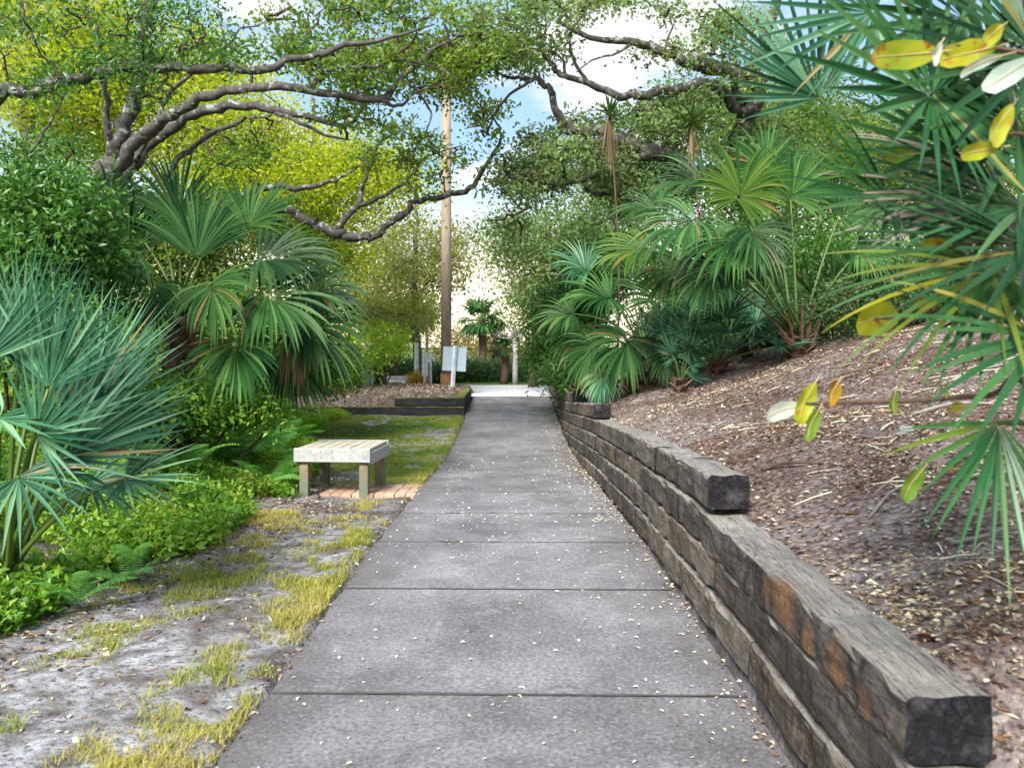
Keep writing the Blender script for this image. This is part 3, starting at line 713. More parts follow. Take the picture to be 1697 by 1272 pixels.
# ------------------------------------------------------------------ the oaks
def at_ground(px, d):
    x = (px - CX) / F * d; return np.array([x, d, float(gz(x, d))])
def rows(base_pt, r0, pts):
    """limb rows starting at a world point"""
    a = [[*base_pt, r0]] + [[*P(a, b, c), r] for (a, b, c, r) in pts]; return np.array(a)
b1 = at_ground(165, 12.8)
tree('oak_tree', 'live oak forking low, its lichened limbs arching above the bench palm', 'tree', b1, [
    rows(b1, .30, [(168, 480, 12.8, .25), (172, 370, 12.7, .23), (182, 290, 12.6, .20), (200, 225, 12.4, .125), (222, 140, 12.0, .115), (240, 60, 11.6, .10), (258, -40, 11.2, .08), (270, -120, 11, .05)]),
    rows(P(182, 300, 12.6), .13, [(205, 262, 12.3, .11), (240, 222, 12.0, .10), (290, 185, 11.6, .09), (340, 160, 11.4, .075), (400, 150, 11.3, .064), (470, 142, 11.2, .06), (553, 155, 11.3, .055), (631, 166, 11.5, .055), (662, 132, 11.7, .045), (718, 82, 12, .03), (760, 60, 12.2, .018)]),
    rows(P(190, 310, 12.8), .12, [(225, 265, 13.0, .11), (270, 220, 13.2, .10), (330, 185, 13.2, .09), (390, 175, 13.0, .075), (450, 183, 12.8, .065), (510, 192, 12.8, .05), (575, 207, 12.8, .035), (600, 180, 12.8, .02)]),
    rows(P(180, 330, 13.2), .15, [(250, 340, 14, .14), (371, 350, 14.8, .11), (460, 343, 15.2, .105), (513, 364, 15.4, .10), (551, 387, 15.4, .10), (600, 391, 15.4, .09), (630, 386, 15.4, .08), (666, 351, 15.4, .068), (698, 332, 15.4, .058), (744, 322, 15.4, .062), (779, 312, 15.4, .055), (802, 278, 15.3, .042), (829, 235, 15.2, .032), (824, 206, 15.1, .022), (806, 182, 15.0, .014)]),
    rows(P(371, 345, 14.8), .08, [(400, 325, 15, .07), (445, 310, 15, .06), (500, 312, 15, .055), (555, 298, 15, .035), (590, 280, 15, .015)]),
    rows(P(549, 383, 15.4), .075, [(592, 343, 15.5, .06), (599, 314, 15.6, .05), (612, 280, 15.6, .042), (629, 237, 15.6, .03), (666, 215, 15.6, .022), (693, 188, 15.6, .012)]),
    rows(P(592, 343, 15.5), .05, [(641, 322, 15.3, .04), (684, 290, 15.2, .03), (705, 262, 15.2, .022), (762, 242, 15.2, .01)]),
    rows(P(225, 262, 12.9), .06, [(262, 205, 12.8, .05), (278, 160, 12.8, .04), (330, 110, 12.6, .03), (370, 80, 12.6, .015)]),
    rows(P(196, 270, 12.6), .07, [(180, 230, 12.3, .06), (178, 160, 12, .05), (168, 100, 11.8, .04), (160, 40, 11.6, .025)]),
    rows(P(662, 132, 11.7), .03, [(690, 150, 11.8, .022), (715, 190, 11.9, .016), (705, 225, 11.9, .010), (722, 250, 11.9, .006)]),
    rows(P(510, 145, 11.2), .045, [(560, 112, 11.1, .035), (610, 112, 11.2, .028), (665, 100, 11.3, .02), (740, 120, 11.5, .012), (780, 150, 11.6, .006)]),
    rows(P(450, 183, 12.8), .04, [(500, 205, 12.6, .032), (545, 225, 12.6, .022), (580, 232, 12.6, .012)]),
    rows(P(631, 166, 11.5), .035, [(660, 175, 11.6, .026), (695, 150, 11.7, .018), (730, 145, 11.8, .010)]),
    rows(P(270, 290, 13.4), .06, [(330, 235, 13.6, .05), (400, 200, 13.6, .04), (450, 190, 13.6, .02)]),
  ], [(640, 110, 12.2, 110, 55, 1.4, 44), (740, 115, 13.2, 65, 60, 1.4, 40), (520, 95, 11.6, 110, 45, 1.2, 22), (590, 195, 13.0, 90, 35, 1.4, 12), (680, 265, 15.2, 100, 60, 1.2, 32),
      (600, 15, 12, 200, 50, 1.6, 36), (790, 200, 14.6, 55, 45, 1, 10), (400, 240, 14, 90, 50, 1.2, 18), (800, 85, 13, 70, 40, 1.4, 26)],
  62, .15, (.088, .042), M['oak_green'], M['bark'], None, .022)
# leaning limb of a second oak reaching in from beside the path
b2 = np.array([-6.2, 9.0, float(gz(-6.2, 9.0))])
tree('oak_tree', 'oak beyond the bushes sending one long dark limb across the treetops', 'tree', b2, [
    np.array([[*b2, .2], [-6.1, 9.0, 1.5, .17], [-5.9, 9.0, 3.0, .12]]),
    rows(np.array([-5.9, 9.0, 3.0]), .11, [(0, 162, 9.0, .075), (40, 150, 9.0, .07), (100, 132, 9.0, .068), (165, 121, 9.0, .065), (215, 111, 9.0, .06), (290, 110, 9.1, .058), (360, 115, 9.2, .054), (430, 112, 9.3, .05), (510, 94, 9.4, .042), (570, 76, 9.5, .035), (650, 62, 9.6, .022), (720, 40, 9.7, .01)]),
    rows(np.array([-5.95, 9.0, 2.2]), .06, [(0, 320, 8.8, .03), (50, 250, 8.8, .025), (85, 200, 8.8, .015), (110, 150, 8.8, .01)]),
  ], [(70, 145, 9, 80, 30, .8, 13), (210, 95, 9, 110, 35, .9, 22), (70, 240, 8.8, 80, 55, .8, 18), (330, 85, 9.2, 100, 30, .8, 12), (230, 160, 9.2, 60, 50, .6, 5), (100, 30, 9, 150, 50, 1, 14), (300, 20, 9.2, 140, 40, 1, 12)],
  62, .13, (.062, .028), M['bush'], M['bark'])
# the sunlit yellow-green trees behind
def simple_tree(name, label, px, d, top_py, r, blobs, per, cr_, leaf, mat, bark, group, lean=0, forks=3, twr=.018):
    b = at_ground(px, d); top = P(px + lean, top_py, d)
    tr = np.array([[*b, r * 1.25], [*(b * .6 + top * .4 + W(rng.normal(0, .15), 0, 0)), r], [*(b * .3 + top * .7), r * .7], [*top, r * .3]])
    L = [tr]
    for k in range(forks):
        s = b + (top - b) * rng.uniform(.3, .75); bl = blobs[k % len(blobs)]
        e = P(bl[0] + rng.normal(0, bl[3] * .3), bl[1] + rng.normal(0, bl[4] * .3), bl[2]); m = (s + e) / 2 + W(0, 0, .12 * np.linalg.norm(e - s))
        L.append(np.array([[*s, r * .5], [*m, r * .35], [*e, r * .1]]))
    return tree(name, label, 'tree', b, L, blobs, per, cr_, leaf, mat, bark, group, twr)
G = 'sunlit trees behind the oak'
simple_tree('oak_tree', 'tall yellow-green tree glowing behind the forked oak trunk', 330, 19, 60, .16, [(330, 200, 19, 170, 110, 2.4, 130), (420, 300, 18, 140, 70, 2, 85), (250, 110, 19.5, 150, 80, 2, 60)], 115, .33, (.10, .05), M['oak_yellow'], M['bark'], G)
simple_tree('oak_tree', 'yellow-leaved tree hanging over the low arching limb left of the utility pole', 520, 21, 160, .15, [(540, 290, 20.5, 130, 90, 2.2, 110), (640, 300, 20, 80, 70, 1.8, 34), (470, 380, 19, 90, 50, 1.6, 40), (560, 420, 20, 70, 50, 1.4, 32)], 115, .33, (.10, .05), M['oak_yellow'], M['bark'], G)
simple_tree('oak_tree', 'pale grey straight trunked tree at the far edge of the sunlit trees', 45, 17, -60, .19, [(60, 120, 17, 110, 90, 2, 75), (30, 10, 17, 110, 70, 2, 35)], 105, .32, (.10, .05), M['oak_yellow'], M['bark_pale'], G)
simple_tree('oak_tree', 'pale trunked tree rising between the forked oak and the grey trunk beside it', 165, 19, -80, .21, [(150, 170, 19, 110, 100, 2, 80), (170, 20, 19, 120, 70, 2, 40)], 105, .32, (.10, .05), M['oak_yellow'], M['bark_pale'], G)
simple_tree('oak_tree', 'thin grey green tree between the yellow tree and the utility pole', 690, 27, 330, .13, [(680, 430, 27, 80, 70, 2, 70), (745, 430, 27, 42, 65, 1.8, 34), (640, 520, 26, 70, 45, 1.8, 45)], 105, .38, (.11, .05), M['oak_far'], M['bark'], None)
simple_tree('oak_tree', 'bright lime green bushy tree behind the white sign backs', 655, 28, 490, .07, [(655, 540, 28, 75, 42, 1.2, 48), (620, 575, 28, 45, 35, 1, 18), (700, 520, 28, 40, 35, 1, 20)], 105, .24, (.085, .045), M['lime'], M['bark_brown'], None, lean=20)
# oak on the bank
b4 = at_ground(1262, 15.5)
tree('oak_tree', 'grey live oak on the mulch bank with crooked limbs over the path', 'tree', b4, [
    rows(b4, .28, [(1250, 420, 15.4, .24), (1232, 300, 15.2, .22), (1232, 215, 15, .19), (1245, 150, 14.6, .16), (1265, 80, 14.2, .12), (1290, -20, 14, .08), (1300, -100, 14, .05)]),
    rows(P(1240, 170, 14.8), .14, [(1205, 118, 14.4, .13), (1168, 104, 14.2, .12), (1135, 98, 14.0, .10), (1095, 84, 13.8, .085), (1049, 72, 13.6, .07), (990, 62, 13.4, .05), (930, 40, 13.3, .03)]),
    rows(P(1238, 190, 14.9), .11, [(1170, 138, 14.2, .095), (1125, 146, 14, .085), (1065, 156, 13.8, .08), (1023, 158, 13.7, .07), (977, 141, 13.6, .06), (935, 123, 13.5, .05), (917, 108, 13.5, .042), (900, 82, 13.5, .03), (905, 40, 13.5, .02)]),
    rows(P(1232, 300, 15.2), .17, [(1180, 292, 14.8, .16), (1131, 270, 14.4, .15), (1098, 250, 14.2, .14), (1066, 250, 14, .14), (1040, 240, 13.9, .125), (1020, 224, 13.8, .11), (995, 216, 13.8, .095), (960, 216, 13.7, .085), (938, 208, 13.7, .078), (921, 173, 13.7, .065), (906, 145, 13.7, .055), (885, 131, 13.7, .042), (853, 129, 13.7, .03), (820, 118, 13.7, .018), (795, 95, 13.7, .01)]),
    rows(P(1098, 252, 14.2), .09, [(1060, 260, 14.1, .085), (1013, 270, 14, .075), (970, 296, 14, .065), (924, 300, 14, .05), (871, 286, 14, .035), (838, 310, 14, .018), (825, 330, 14, .01)]),
    rows(P(970, 296, 14), .045, [(930, 308, 14.2, .035), (895, 318, 14.3, .025), (862, 322, 14.4, .012)]),
    rows(P(885, 131, 13.7), .03, [(850, 152, 13.6, .026), (822, 185, 13.6, .02), (800, 205, 13.5, .014), (770, 214, 13.5, .008)]),
    rows(P(977, 141, 13.6), .035, [(950, 100, 13.5, .028), (945, 60, 13.4, .022), (968, 20, 13.4, .014), (960, -20, 13.4, .008)]),
    rows(P(935, 123, 13.5), .03, [(930, 95, 13.4, .022), (880, 80, 13.4, .018), (840, 88, 13.4, .012), (815, 75, 13.3, .007)]),
    rows(P(1049, 72, 13.6), .03, [(1020, 90, 13.5, .022), (985, 98, 13.5, .016), (955, 120, 13.5, .009)]),
    rows(P(1023, 226, 13.8), .05, [(985, 236, 13.6, .04), (950, 242, 13.5, .03), (920, 262, 13.5, .02)]),
    rows(P(1040, 300, 14.6), .05, [(1010, 318, 14.5, .045), (985, 322, 14.4, .04), (970, 308, 14.3, .03)]),
  ], [(965, 255, 14.3, 120, 65, 1.6, 78), (880, 295, 14.6, 65, 48, 1.4, 44), (1090, 200, 14.5, 95, 45, 1.4, 40), (870, 95, 13.6, 75, 35, 1, 26), (1110, 85, 13.8, 60, 20, 1, 5), (1230, 110, 14.2, 110, 70, 1.4, 28), (1060, 300, 15.2, 110, 70, 1.4, 75), (1260, 250, 15, 100, 80, 1.6, 60), (860, 25, 13.4, 110, 50, 1, 40), (1010, 0, 13.5, 130, 30, 1.2, 22), (1140, 180, 14.2, 60, 25, 1, 18), (1180, 40, 13.8, 90, 40, 1, 26), (850, 390, 15, 50, 40, 1, 7)],
  64, .15, (.088, .042), M['oak_grey'], M['bark'], None, .022)
simple_tree('oak_tree', 'rounded grey green tree filling the gap beyond the palms on the bank', 985, 22, 260, .17, [(930, 420, 22, 120, 85, 2.2, 110), (870, 400, 22.5, 65, 60, 1.6, 32), (1010, 350, 21, 100, 80, 2, 70), (905, 510, 21, 75, 55, 1.5, 34)], 100, .36, (.11, .048), M['oak_grey'], M['bark'], None, forks=4)
simple_tree('oak_tree', 'leafy green tree standing on the bank behind the tall fan palm', 1300, 19, 40, .18, [(1330, 250, 18.5, 150, 140, 2.2, 150), (1480, 300, 17, 150, 150, 2, 130), (1180, 200, 19, 110, 80, 1.8, 50), (1640, 250, 16, 150, 200, 2, 110)], 110, .33, (.10, .045), M['oak_green'], M['bark_pale'], None, forks=4)
# backdrop greenery beyond the road
G = 'distant trees beyond the road'
simple_tree('oak_tree', 'warm tinted distant tree seen low behind the signs', 620, 48, 400, .2, [(600, 500, 48, 120, 90, 4, 90)], 100, .7, (.2, .1), M['oak_far'], M['bark'], G)
simple_tree('oak_tree', 'warm tinted distant thin tree just beside the pale dead trunk', 925, 44, 430, .18, [(920, 510, 44, 60, 50, 3, 34), (880, 475, 44, 60, 40, 3, 14)], 90, .6, (.18, .09), M['warm'], M['bark'], G)
simple_tree('oak_tree', 'sparse warm distant tree low behind the small far palms', 800, 52, 520, .18, [(770, 570, 52, 75, 32, 3, 34), (870, 585, 52, 70, 24, 3, 30)], 90, .6, (.18, .09), M['warm'], M['bark'], G)

# ------------------------------------------------------------------ shrubs
def shrub(name, label, cat, px, d, blobs, per, cr_, leaf, mat, group=None, stems=7, twr=.008, base_pt=None, zb=.5):
    b = at_ground(px, d) if base_pt is None else np.array(base_pt)
    t = thing(name, label, cat, b, group)
    C = blob_pts(blobs); mb = MB()
    low = C[np.argsort(C[:, 2])]; S = []
    for k in range(stems):
        e = C[rng.integers(len(C))]; s = b + W(rng.normal(0, .12), rng.normal(0, .12), -.03)
        l = np.array([[*s, .022], [*(s * .5 + e * .5 + W(rng.normal(0, .08), rng.normal(0, .08), .1)), .015], [*e, .006]]); p = smooth_path(l, 6)
        mb.tube(p[:, :3], p[:, 3] * (twr / .008), 5, True); S.append(p[:, :3])
    grow_twigs(np.vstack(S), C, mb, twr)
    st = mb.build('stems', M['twig'], t, True, use_rnd=False); st['kind'] = 'stuff'
    V, Q, ti = clump_leaves(C, per, cr_, leaf[0], leaf[1], .8, zb)
    mk('foliage', V, Q, None, mat, t, False, ti)
    return t
shrub('shrub', 'dense glossy green bush with small oval leaves behind the silvery saw palmetto', 'shrub', 40, 7.6, [(70, 380, 7.6, 110, 100, .6, 110), (10, 470, 7.2, 90, 90, .5, 50), (150, 440, 8.2, 60, 70, .5, 40), (60, 560, 7.2, 150, 100, .5, 50)], 95, .13, (.072, .034), M['bush'])
shrub('shrub', 'tall bush of mid green leaves at the back of the undergrowth', 'shrub', 150, 13.5, [(150, 400, 13.5, 200, 130, 1, 170), (250, 540, 13, 110, 70, .7, 70), (330, 420, 14, 120, 100, 1, 70), (430, 520, 13.6, 140, 90, 1, 70), (520, 600, 15, 90, 50, .8, 40)], 100, .24, (.085, .042), M['oak_green'])
shrub('shrub', 'thicket of narrow green leaves on the bank near the road end', 'shrub', 965, 17, [(940, 540, 17, 60, 70, 1, 90), (915, 590, 17.5, 32, 40, .6, 28), (1000, 450, 17, 70, 70, 1, 60), (960, 610, 16, 50, 25, .5, 25)], 100, .22, (.12, .03), M['bush'])
shrub('shrub', 'bright green leafy thicket filling the top of the bank behind the tall fan palm', 'shrub', 1400, 14, [(1390, 460, 14, 140, 80, 1, 120), (1500, 500, 13, 120, 70, 1, 90), (1300, 430, 14.5, 120, 110, 1, 90), (1640, 470, 12, 120, 90, 1, 70), (1180, 420, 15, 110, 100, 1, 80)], 100, .22, (.08, .035), M['bush'])
shrub('shrub', 'dark twiggy bush with tiny leaves above the mulch slope', 'shrub', 1480, 10.5, [(1440, 500, 10.5, 70, 50, .6, 40), (1540, 470, 10, 70, 60, .6, 50), (1380, 510, 11, 60, 40, .6, 36), (1640, 480, 9.5, 80, 60, .6, 40)], 80, .14, (.055, .024), M['hedge'])
shrub('shrub', 'low bright green leafy shrub hiding the foot of the fan palm trunk', 'shrub', 320, 8.7, [(310, 665, 8.7, 95, 42, .5, 62), (420, 680, 9.0, 60, 28, .4, 26), (230, 690, 8.2, 60, 40, .4, 26)], 70, .10, (.062, .032), M['weed'])
shrub('shrub', 'low leafy shrub behind the palm trunk and the mulch bed', 'shrub', 480, 19, [(440, 600, 19, 110, 60, 1, 60), (540, 600, 20, 50, 45, .8, 34), (330, 590, 18, 100, 70, 1, 50)], 100, .28, (.09, .045), M['lime'])
shrub('shrub', 'low dark green shrub on the bank crest behind the stalks of the tall fan palm', 'shrub', 1260, 14.5, [(1230, 520, 14.5, 110, 50, .9, 70), (1110, 550, 15.5, 80, 50, .9, 50), (1370, 500, 14, 110, 50, .9, 60)], 100, .2, (.10, .035), M['bush'])
G = 'far shrubs along the road edge'
hb = [(625, 28.5), (675, 29.5), (725, 30.5), (775, 31), (812, 31.5), (850, 32), (885, 31), (918, 30), (960, 29), (570, 28), (505, 28)]
hl = ['rounded far shrub at the road edge beside the pale utility box', 'far shrub behind the low white wall', 'far shrub behind the base of the utility pole', 'dark far shrub just past the largest sign back', 'dark far shrub under the small far palms', 'dark far shrub behind the pale dead trunk', 'broad dark far shrub between the dead trunk and the timber wall', 'dark far shrub nearest the far end of the timber wall', 'far shrub hidden behind the bank thicket', 'far shrub behind the palm fronds by the mulch bed', 'far shrub deepest behind the bench palm']
for (px, d), l in zip(hb, hl):
    hh = rng.uniform(17, 23)
    shrub('shrub', l, 'shrub', px, d, [(px, 645 - hh, d, 34, hh, 1, 60), (px + rng.normal(0, 10), 640 - hh * 1.4, d + .6, 26, 12, .8, 14)], 75, .26, (.12, .05), M['hedge'], G, 4)
shrub('croton', 'small orange and yellow leaved croton beside the low white wall', 'plant', 690, 25.5, [(690, 627, 25.5, 12, 6, .2, 14)], 40, .09, (.10, .04), M['croton'], None, 3)
shrub('shrub', 'thin shrub with bare upright stems in the mulch bed', 'shrub', 632, 21.8, [(640, 570, 21.8, 38, 34, .5, 24), (610, 600, 21.6, 25, 20, .4, 10)], 60, .16, (.07, .035), M['lime'], None, 9, .007)

# ------------------------------------------------------------------ palms
def frond_geo(hub, a, n, L, nseg=34, half=115, fuse=.42, droop=.6, costa=.15, hang=0., segw=1.0, cup=.15):
    """fan blade: hub point, axis a, upper normal n"""
    a = unit(a); n = unit(n - a * np.dot(n, a)); b = np.cross(n, a)
    ths = np.linspace(-R(half), R(half), nseg); dth = ths[1] - ths[0]
    V = []; Q = []; rn = []; cnt = 0
    st = np.array([.02, .16, .30, .44, .58, .70, .81, .91, 1.0]); m = len(st)
    vee = rng.uniform(.10, .42); roll = rng.normal(0, .12)
    for k, th in enumerate(ths):
        if rng.random() < .02 and nseg > 17: continue
        th_ = th + rng.normal(0, dth * .16)
        e = math.cos(th_) * a + math.sin(th_) * b + n * (cup + vee * (abs(math.sin(th_)) - .4) + roll * math.sin(th_))
        e = unit(e); sdir = unit(-math.sin(th_) * a + math.cos(th_) * b)
        nn = unit(np.cross(e, sdir)); 
        if np.dot(nn, n) < 0: nn = -nn
        ls = L * (.76 + .24 * math.cos(th_ * .9)) * rng.uniform(.82, 1.1)
        s0 = (1 - abs(th) / R(half + 1)); org = hub + a * L * costa * s0 - np.array([0, 0, 1]) * L * costa * .35 * s0 ** 2
        g = .8 * droop * rng.uniform(.7, 1.3); hb_ = hang * rng.uniform(.3, 1.7) + (rng.uniform(.5, 1.6) if hang > 0 and rng.random() < .12 else 0)
        p = org.copy(); d = e.copy(); prev = 0
        pts = []
        for t in st:
            d = unit(d + np.array([0, 0, -1.]) * (g * (t - prev) * (.25 + 1.3 * t) + (hb_ * (t - prev) * 3.2 if t > .55 else 0)) + nn * rng.normal(0, .012))
            p = p + d * (t - prev) * ls; prev = t; pts.append((p.copy(), d.copy()))
        wf = fuse * L * math.tan(dth / 2) * segw
        for (p, d), t in zip(pts, st):
            w = t * L * math.tan(dth / 2) * segw if t < fuse else wf * max(0.03, 1 - ((t - fuse) / (1 - fuse)) ** 1.35)
            sd2 = unit(sdir - d * np.dot(sdir, d)); n2 = np.cross(d, sd2); n2 = n2 if np.dot(n2, nn) > 0 else -n2
            fold = w * .55
            V += [p - sd2 * w + n2 * fold * .5, p - n2 * fold * .5, p + sd2 * w + n2 * fold * .5]
        for q in range(m - 1):
            o = cnt + q * 3; Q += [[o, o + 1, o + 4, o + 3], [o + 1, o + 2, o + 5, o + 4]]; 
        r = float(np.clip(rng.normal(.42, .22), 0, .76)) if rng.random() > .025 else 1.; rn += [r] * (2 * (m - 1)); cnt += 3 * m
    return np.array(V), np.array(Q), np.array(rn)
def stalk_geo(c, hub, r=.012, sag=.0, up=.12):
    t = np.linspace(0, 1, 8)[:, None]; L = np.linalg.norm(hub - c)
    p = c + (hub - c) * t; p[:, 2] += (np.sin(np.pi * t[:, 0])) * L * up
    return tube_geo(p, np.linspace(r * 1.5, r * .8, 8), 5, True)
def add_frond(par, c, hub, a, n, L, mat, r=.012, up=.1, **kw):
    V, Q, rn = frond_geo(hub, a, n, L, **kw)
    o = mk('frond', V, Q, None, mat, par, False, rn)
    SV, SQ, ST = stalk_geo(c, hub, r, 0, up)
    mk('stalk', SV, SQ, ST, M['petiole'], o, True, np.full(len(SQ) + len(ST), .5))
    return o
def boots(par, b, top, r, n=46, name='trunk'):
    """trunk with criss-cross stubs of old leaf bases"""
    mb = MB(); L = np.linalg.norm(top - b)
    pts = b + (top - b) * np.linspace(0, 1, 8)[:, None]
    mb.tube(pts, r * np.array([1.05, .95, .9, .92, .98, 1.02, .95, .7]), 12, True, jit=.08)
    ax = unit(top - b)
    for k in range(n):
        t = (k + .5) / n * .98; ph = k * 2.4 + rng.normal(0, .15); p = b + (top - b) * t
        o = np.array([math.cos(ph), math.sin(ph), 0]); s = p + o * r * .82
        e = s + (o * .7 + np.array([0, 0, 1.]) * rng.uniform(.5, 1.0)) * rng.uniform(.08, .15)
        side = np.cross(o, [0, 0, 1.]); w0, w1 = .055, .028
        V = np.array([s - side * w0 - o * .02, s + side * w0 - o * .02, e + side * w1, e - side * w1]); Vb = V + o * .022 - np.array([0, 0, .012])
        mb.add(np.vstack([V, Vb]), [[0, 1, 2, 3], [7, 6, 5, 4], [0, 4, 5, 1], [2, 6, 7, 3], [0, 3, 7, 4], [1, 5, 6, 2]], None, rng.random())
    return mb.build(name, M['boots'], par, False)
def towards(hub, tip): return unit(np.asarray(tip) - np.asarray(hub))
UP = np.array([0, 0, 1.]); TOCAM = np.array([0, -1., 0])

def palm_from_list(name, label, c, fr, mat, base_pt=None, trunk_r=.17, nb=46, group=None, cat='palm', r=.012, **kwd):
    """fr rows: (hub px,py,d, tip px,py,d, length, opts)"""
    b = base_pt if base_pt is not None else np.array([c[0], c[1], float(gz(c[0], c[1]))])
    t = thing(name, label, cat, b, group)
    if trunk_r: boots(t, b - UP * .16, c, trunk_r, nb)
    for row in fr:
        hx, hy, hd, tx, ty, td, L = row[:7]; o = dict(kwd); o.update(row[7] if len(row) > 7 else {})
        m = o.pop('mat', mat); lab = o.pop('label', None)
        h = P(hx, hy, hd); a = towards(h, P(tx, ty, td))
        nv = o.pop('n', None)
        nn = np.array(nv, float) if nv is not None else (UP * .8 + TOCAM * .7)
        f = add_frond(t, c + rng.normal(0, .03, 3), h, a, nn, L, m, r, **o)
        if lab: f['label'] = lab
    return t
# fan palm left, behind the bench
cL = P(303, 525, 9.4)
def dl(k): return 9.4 + k
palm_from_list('fan_palm', 'cabbage palm with a shaggy brown boot trunk standing over the ferns near the bench', cL, [
    (298, 372, 9.4, 285, 270, 9.5, .80, dict(half=62, droop=.12, n=(0, -1, .2))),
    (325, 432, 9.0, 338, 300, 9.3, .88, dict(half=60, droop=.10, n=(.1, -1, .1))),
    (222, 412, 9.0, 150, 400, 8.8, .72, dict(half=130, droop=.5, n=(0, -1, .35))),
    (190, 350, 9.8, 140, 300, 9.8, .70, dict(half=90, droop=.9)),
    (407, 376, 9.4, 480, 290, 9.6, .72, dict(half=70, droop=.25, n=(-.3, -1, .3))),
    (428, 430, 9.0, 520, 415, 8.9, .80, dict(half=100, droop=.7)),
    (436, 485, 8.7, 530, 520, 8.5, .85, dict(half=100, droop=.8)),
    (500, 478, 9.3, 600, 480, 9.2, .75, dict(half=95, droop=.8)),
    (388, 562, 8.6, 405, 650, 8.4, .66, dict(half=100, droop=.25, n=(0, -1, .4))),
    (507, 530, 9.0, 570, 590, 8.9, .75, dict(half=90, droop=.8)),
    (470, 575, 9.2, 520, 660, 9.1, .72, dict(half=85, droop=.5)),
    (488, 535, 8.9, 500, 640, 8.9, .66, dict(half=28, droop=1.0, mat=M['deadfrond'], label='dead brown hanging frond', nseg=16)),
    (255, 470, 9.0, 215, 545, 8.7, .65, dict(half=100, droop=.7)),
    (350, 400, 10.1, 380, 310, 10.4, .75, dict(half=95, droop=.5)),
    (270, 400, 10.2, 220, 340, 10.4, .75, dict(half=95, droop=.6)),
    (460, 430, 10.0, 560, 400, 10.2, .75, dict(half=95, droop=.8)),
    (350, 470, 8.4, 370, 540, 8.1, .62, dict(half=95, droop=.9)),
  ], M['sabal'], base_pt=at_ground(297, 9.4), trunk_r=.16, nb=60, nseg=36, fuse=.54, costa=.14, hang=.22, segw=1.15)
# silvery saw palmetto at the left edge
cS = np.array([-2.75, 4.75, float(gz(-2.75, 4.75)) + .12])
saw = [
    (35, 565, 4.7, 40, 440, 4.8, .62, dict(half=50, n=(.2, -1, .0))),
    (80, 645, 4.6, 130, 500, 4.7, .68, dict(half=58, n=(0, -1, .2))),
    (0, 692, 4.3, -40, 720, 4.1, .50, dict(half=150, n=(.1, -1, .25), droop=.1)),
    (92, 762, 4.4, 260, 680, 4.5, .72, dict(half=62, n=(0, -.9, .6))),
    (110, 700, 4.8, 270, 520, 5.0, .78, dict(half=52, n=(-.2, -1, .3))),
    (140, 690, 5.0, 290, 560, 5.2, .76, dict(half=52, n=(-.1, -1, .4))),
    (60, 640, 5.0, 110, 470, 5.1, .72, dict(half=48, n=(0, -1, .2))),
    (205, 795, 4.6, 320, 780, 4.6, .46, dict(half=85, n=(0, -.7, .8), droop=.3)),
    (130, 745, 4.7, 290, 640, 4.8, .72, dict(half=52, n=(0, -.8, .6))),
    (160, 640, 5.3, 240, 490, 5.5, .70, dict(half=52, n=(0, -1, .2))),
    (30, 790, 4.2, 90, 860, 4.0, .50, dict(half=80, n=(.2, -.7, .7), droop=.6)),
    (-30, 600, 4.5, -20, 470, 4.6, .6, dict(half=70, n=(.3, -1, .1))),
    (60, 720, 4.3, 160, 640, 4.2, .60, dict(half=75, n=(0, -1, .4))),
    (150, 800, 4.9, 230, 830, 4.8, .45, dict(half=100, n=(0, -.6, .9), droop=.5)),
    (170, 720, 5.4, 330, 640, 5.5, .6, dict(half=60, n=(0, -.8, .5))),
    (100, 600, 5.5, 60, 480, 5.7, .65, dict(half=60, n=(0, -1, .2))),
]
palm_from_list('saw_palmetto', 'silvery teal saw palmetto clump with stiff upright fans beside the ferns', cS, saw, M['teal'], base_pt=np.array([-2.75, 4.75, float(gz(-2.75, 4.75))]), trunk_r=.04, nb=6, nseg=20, fuse=.30, costa=.02, droop=.06, cup=.16, segw=1.0)
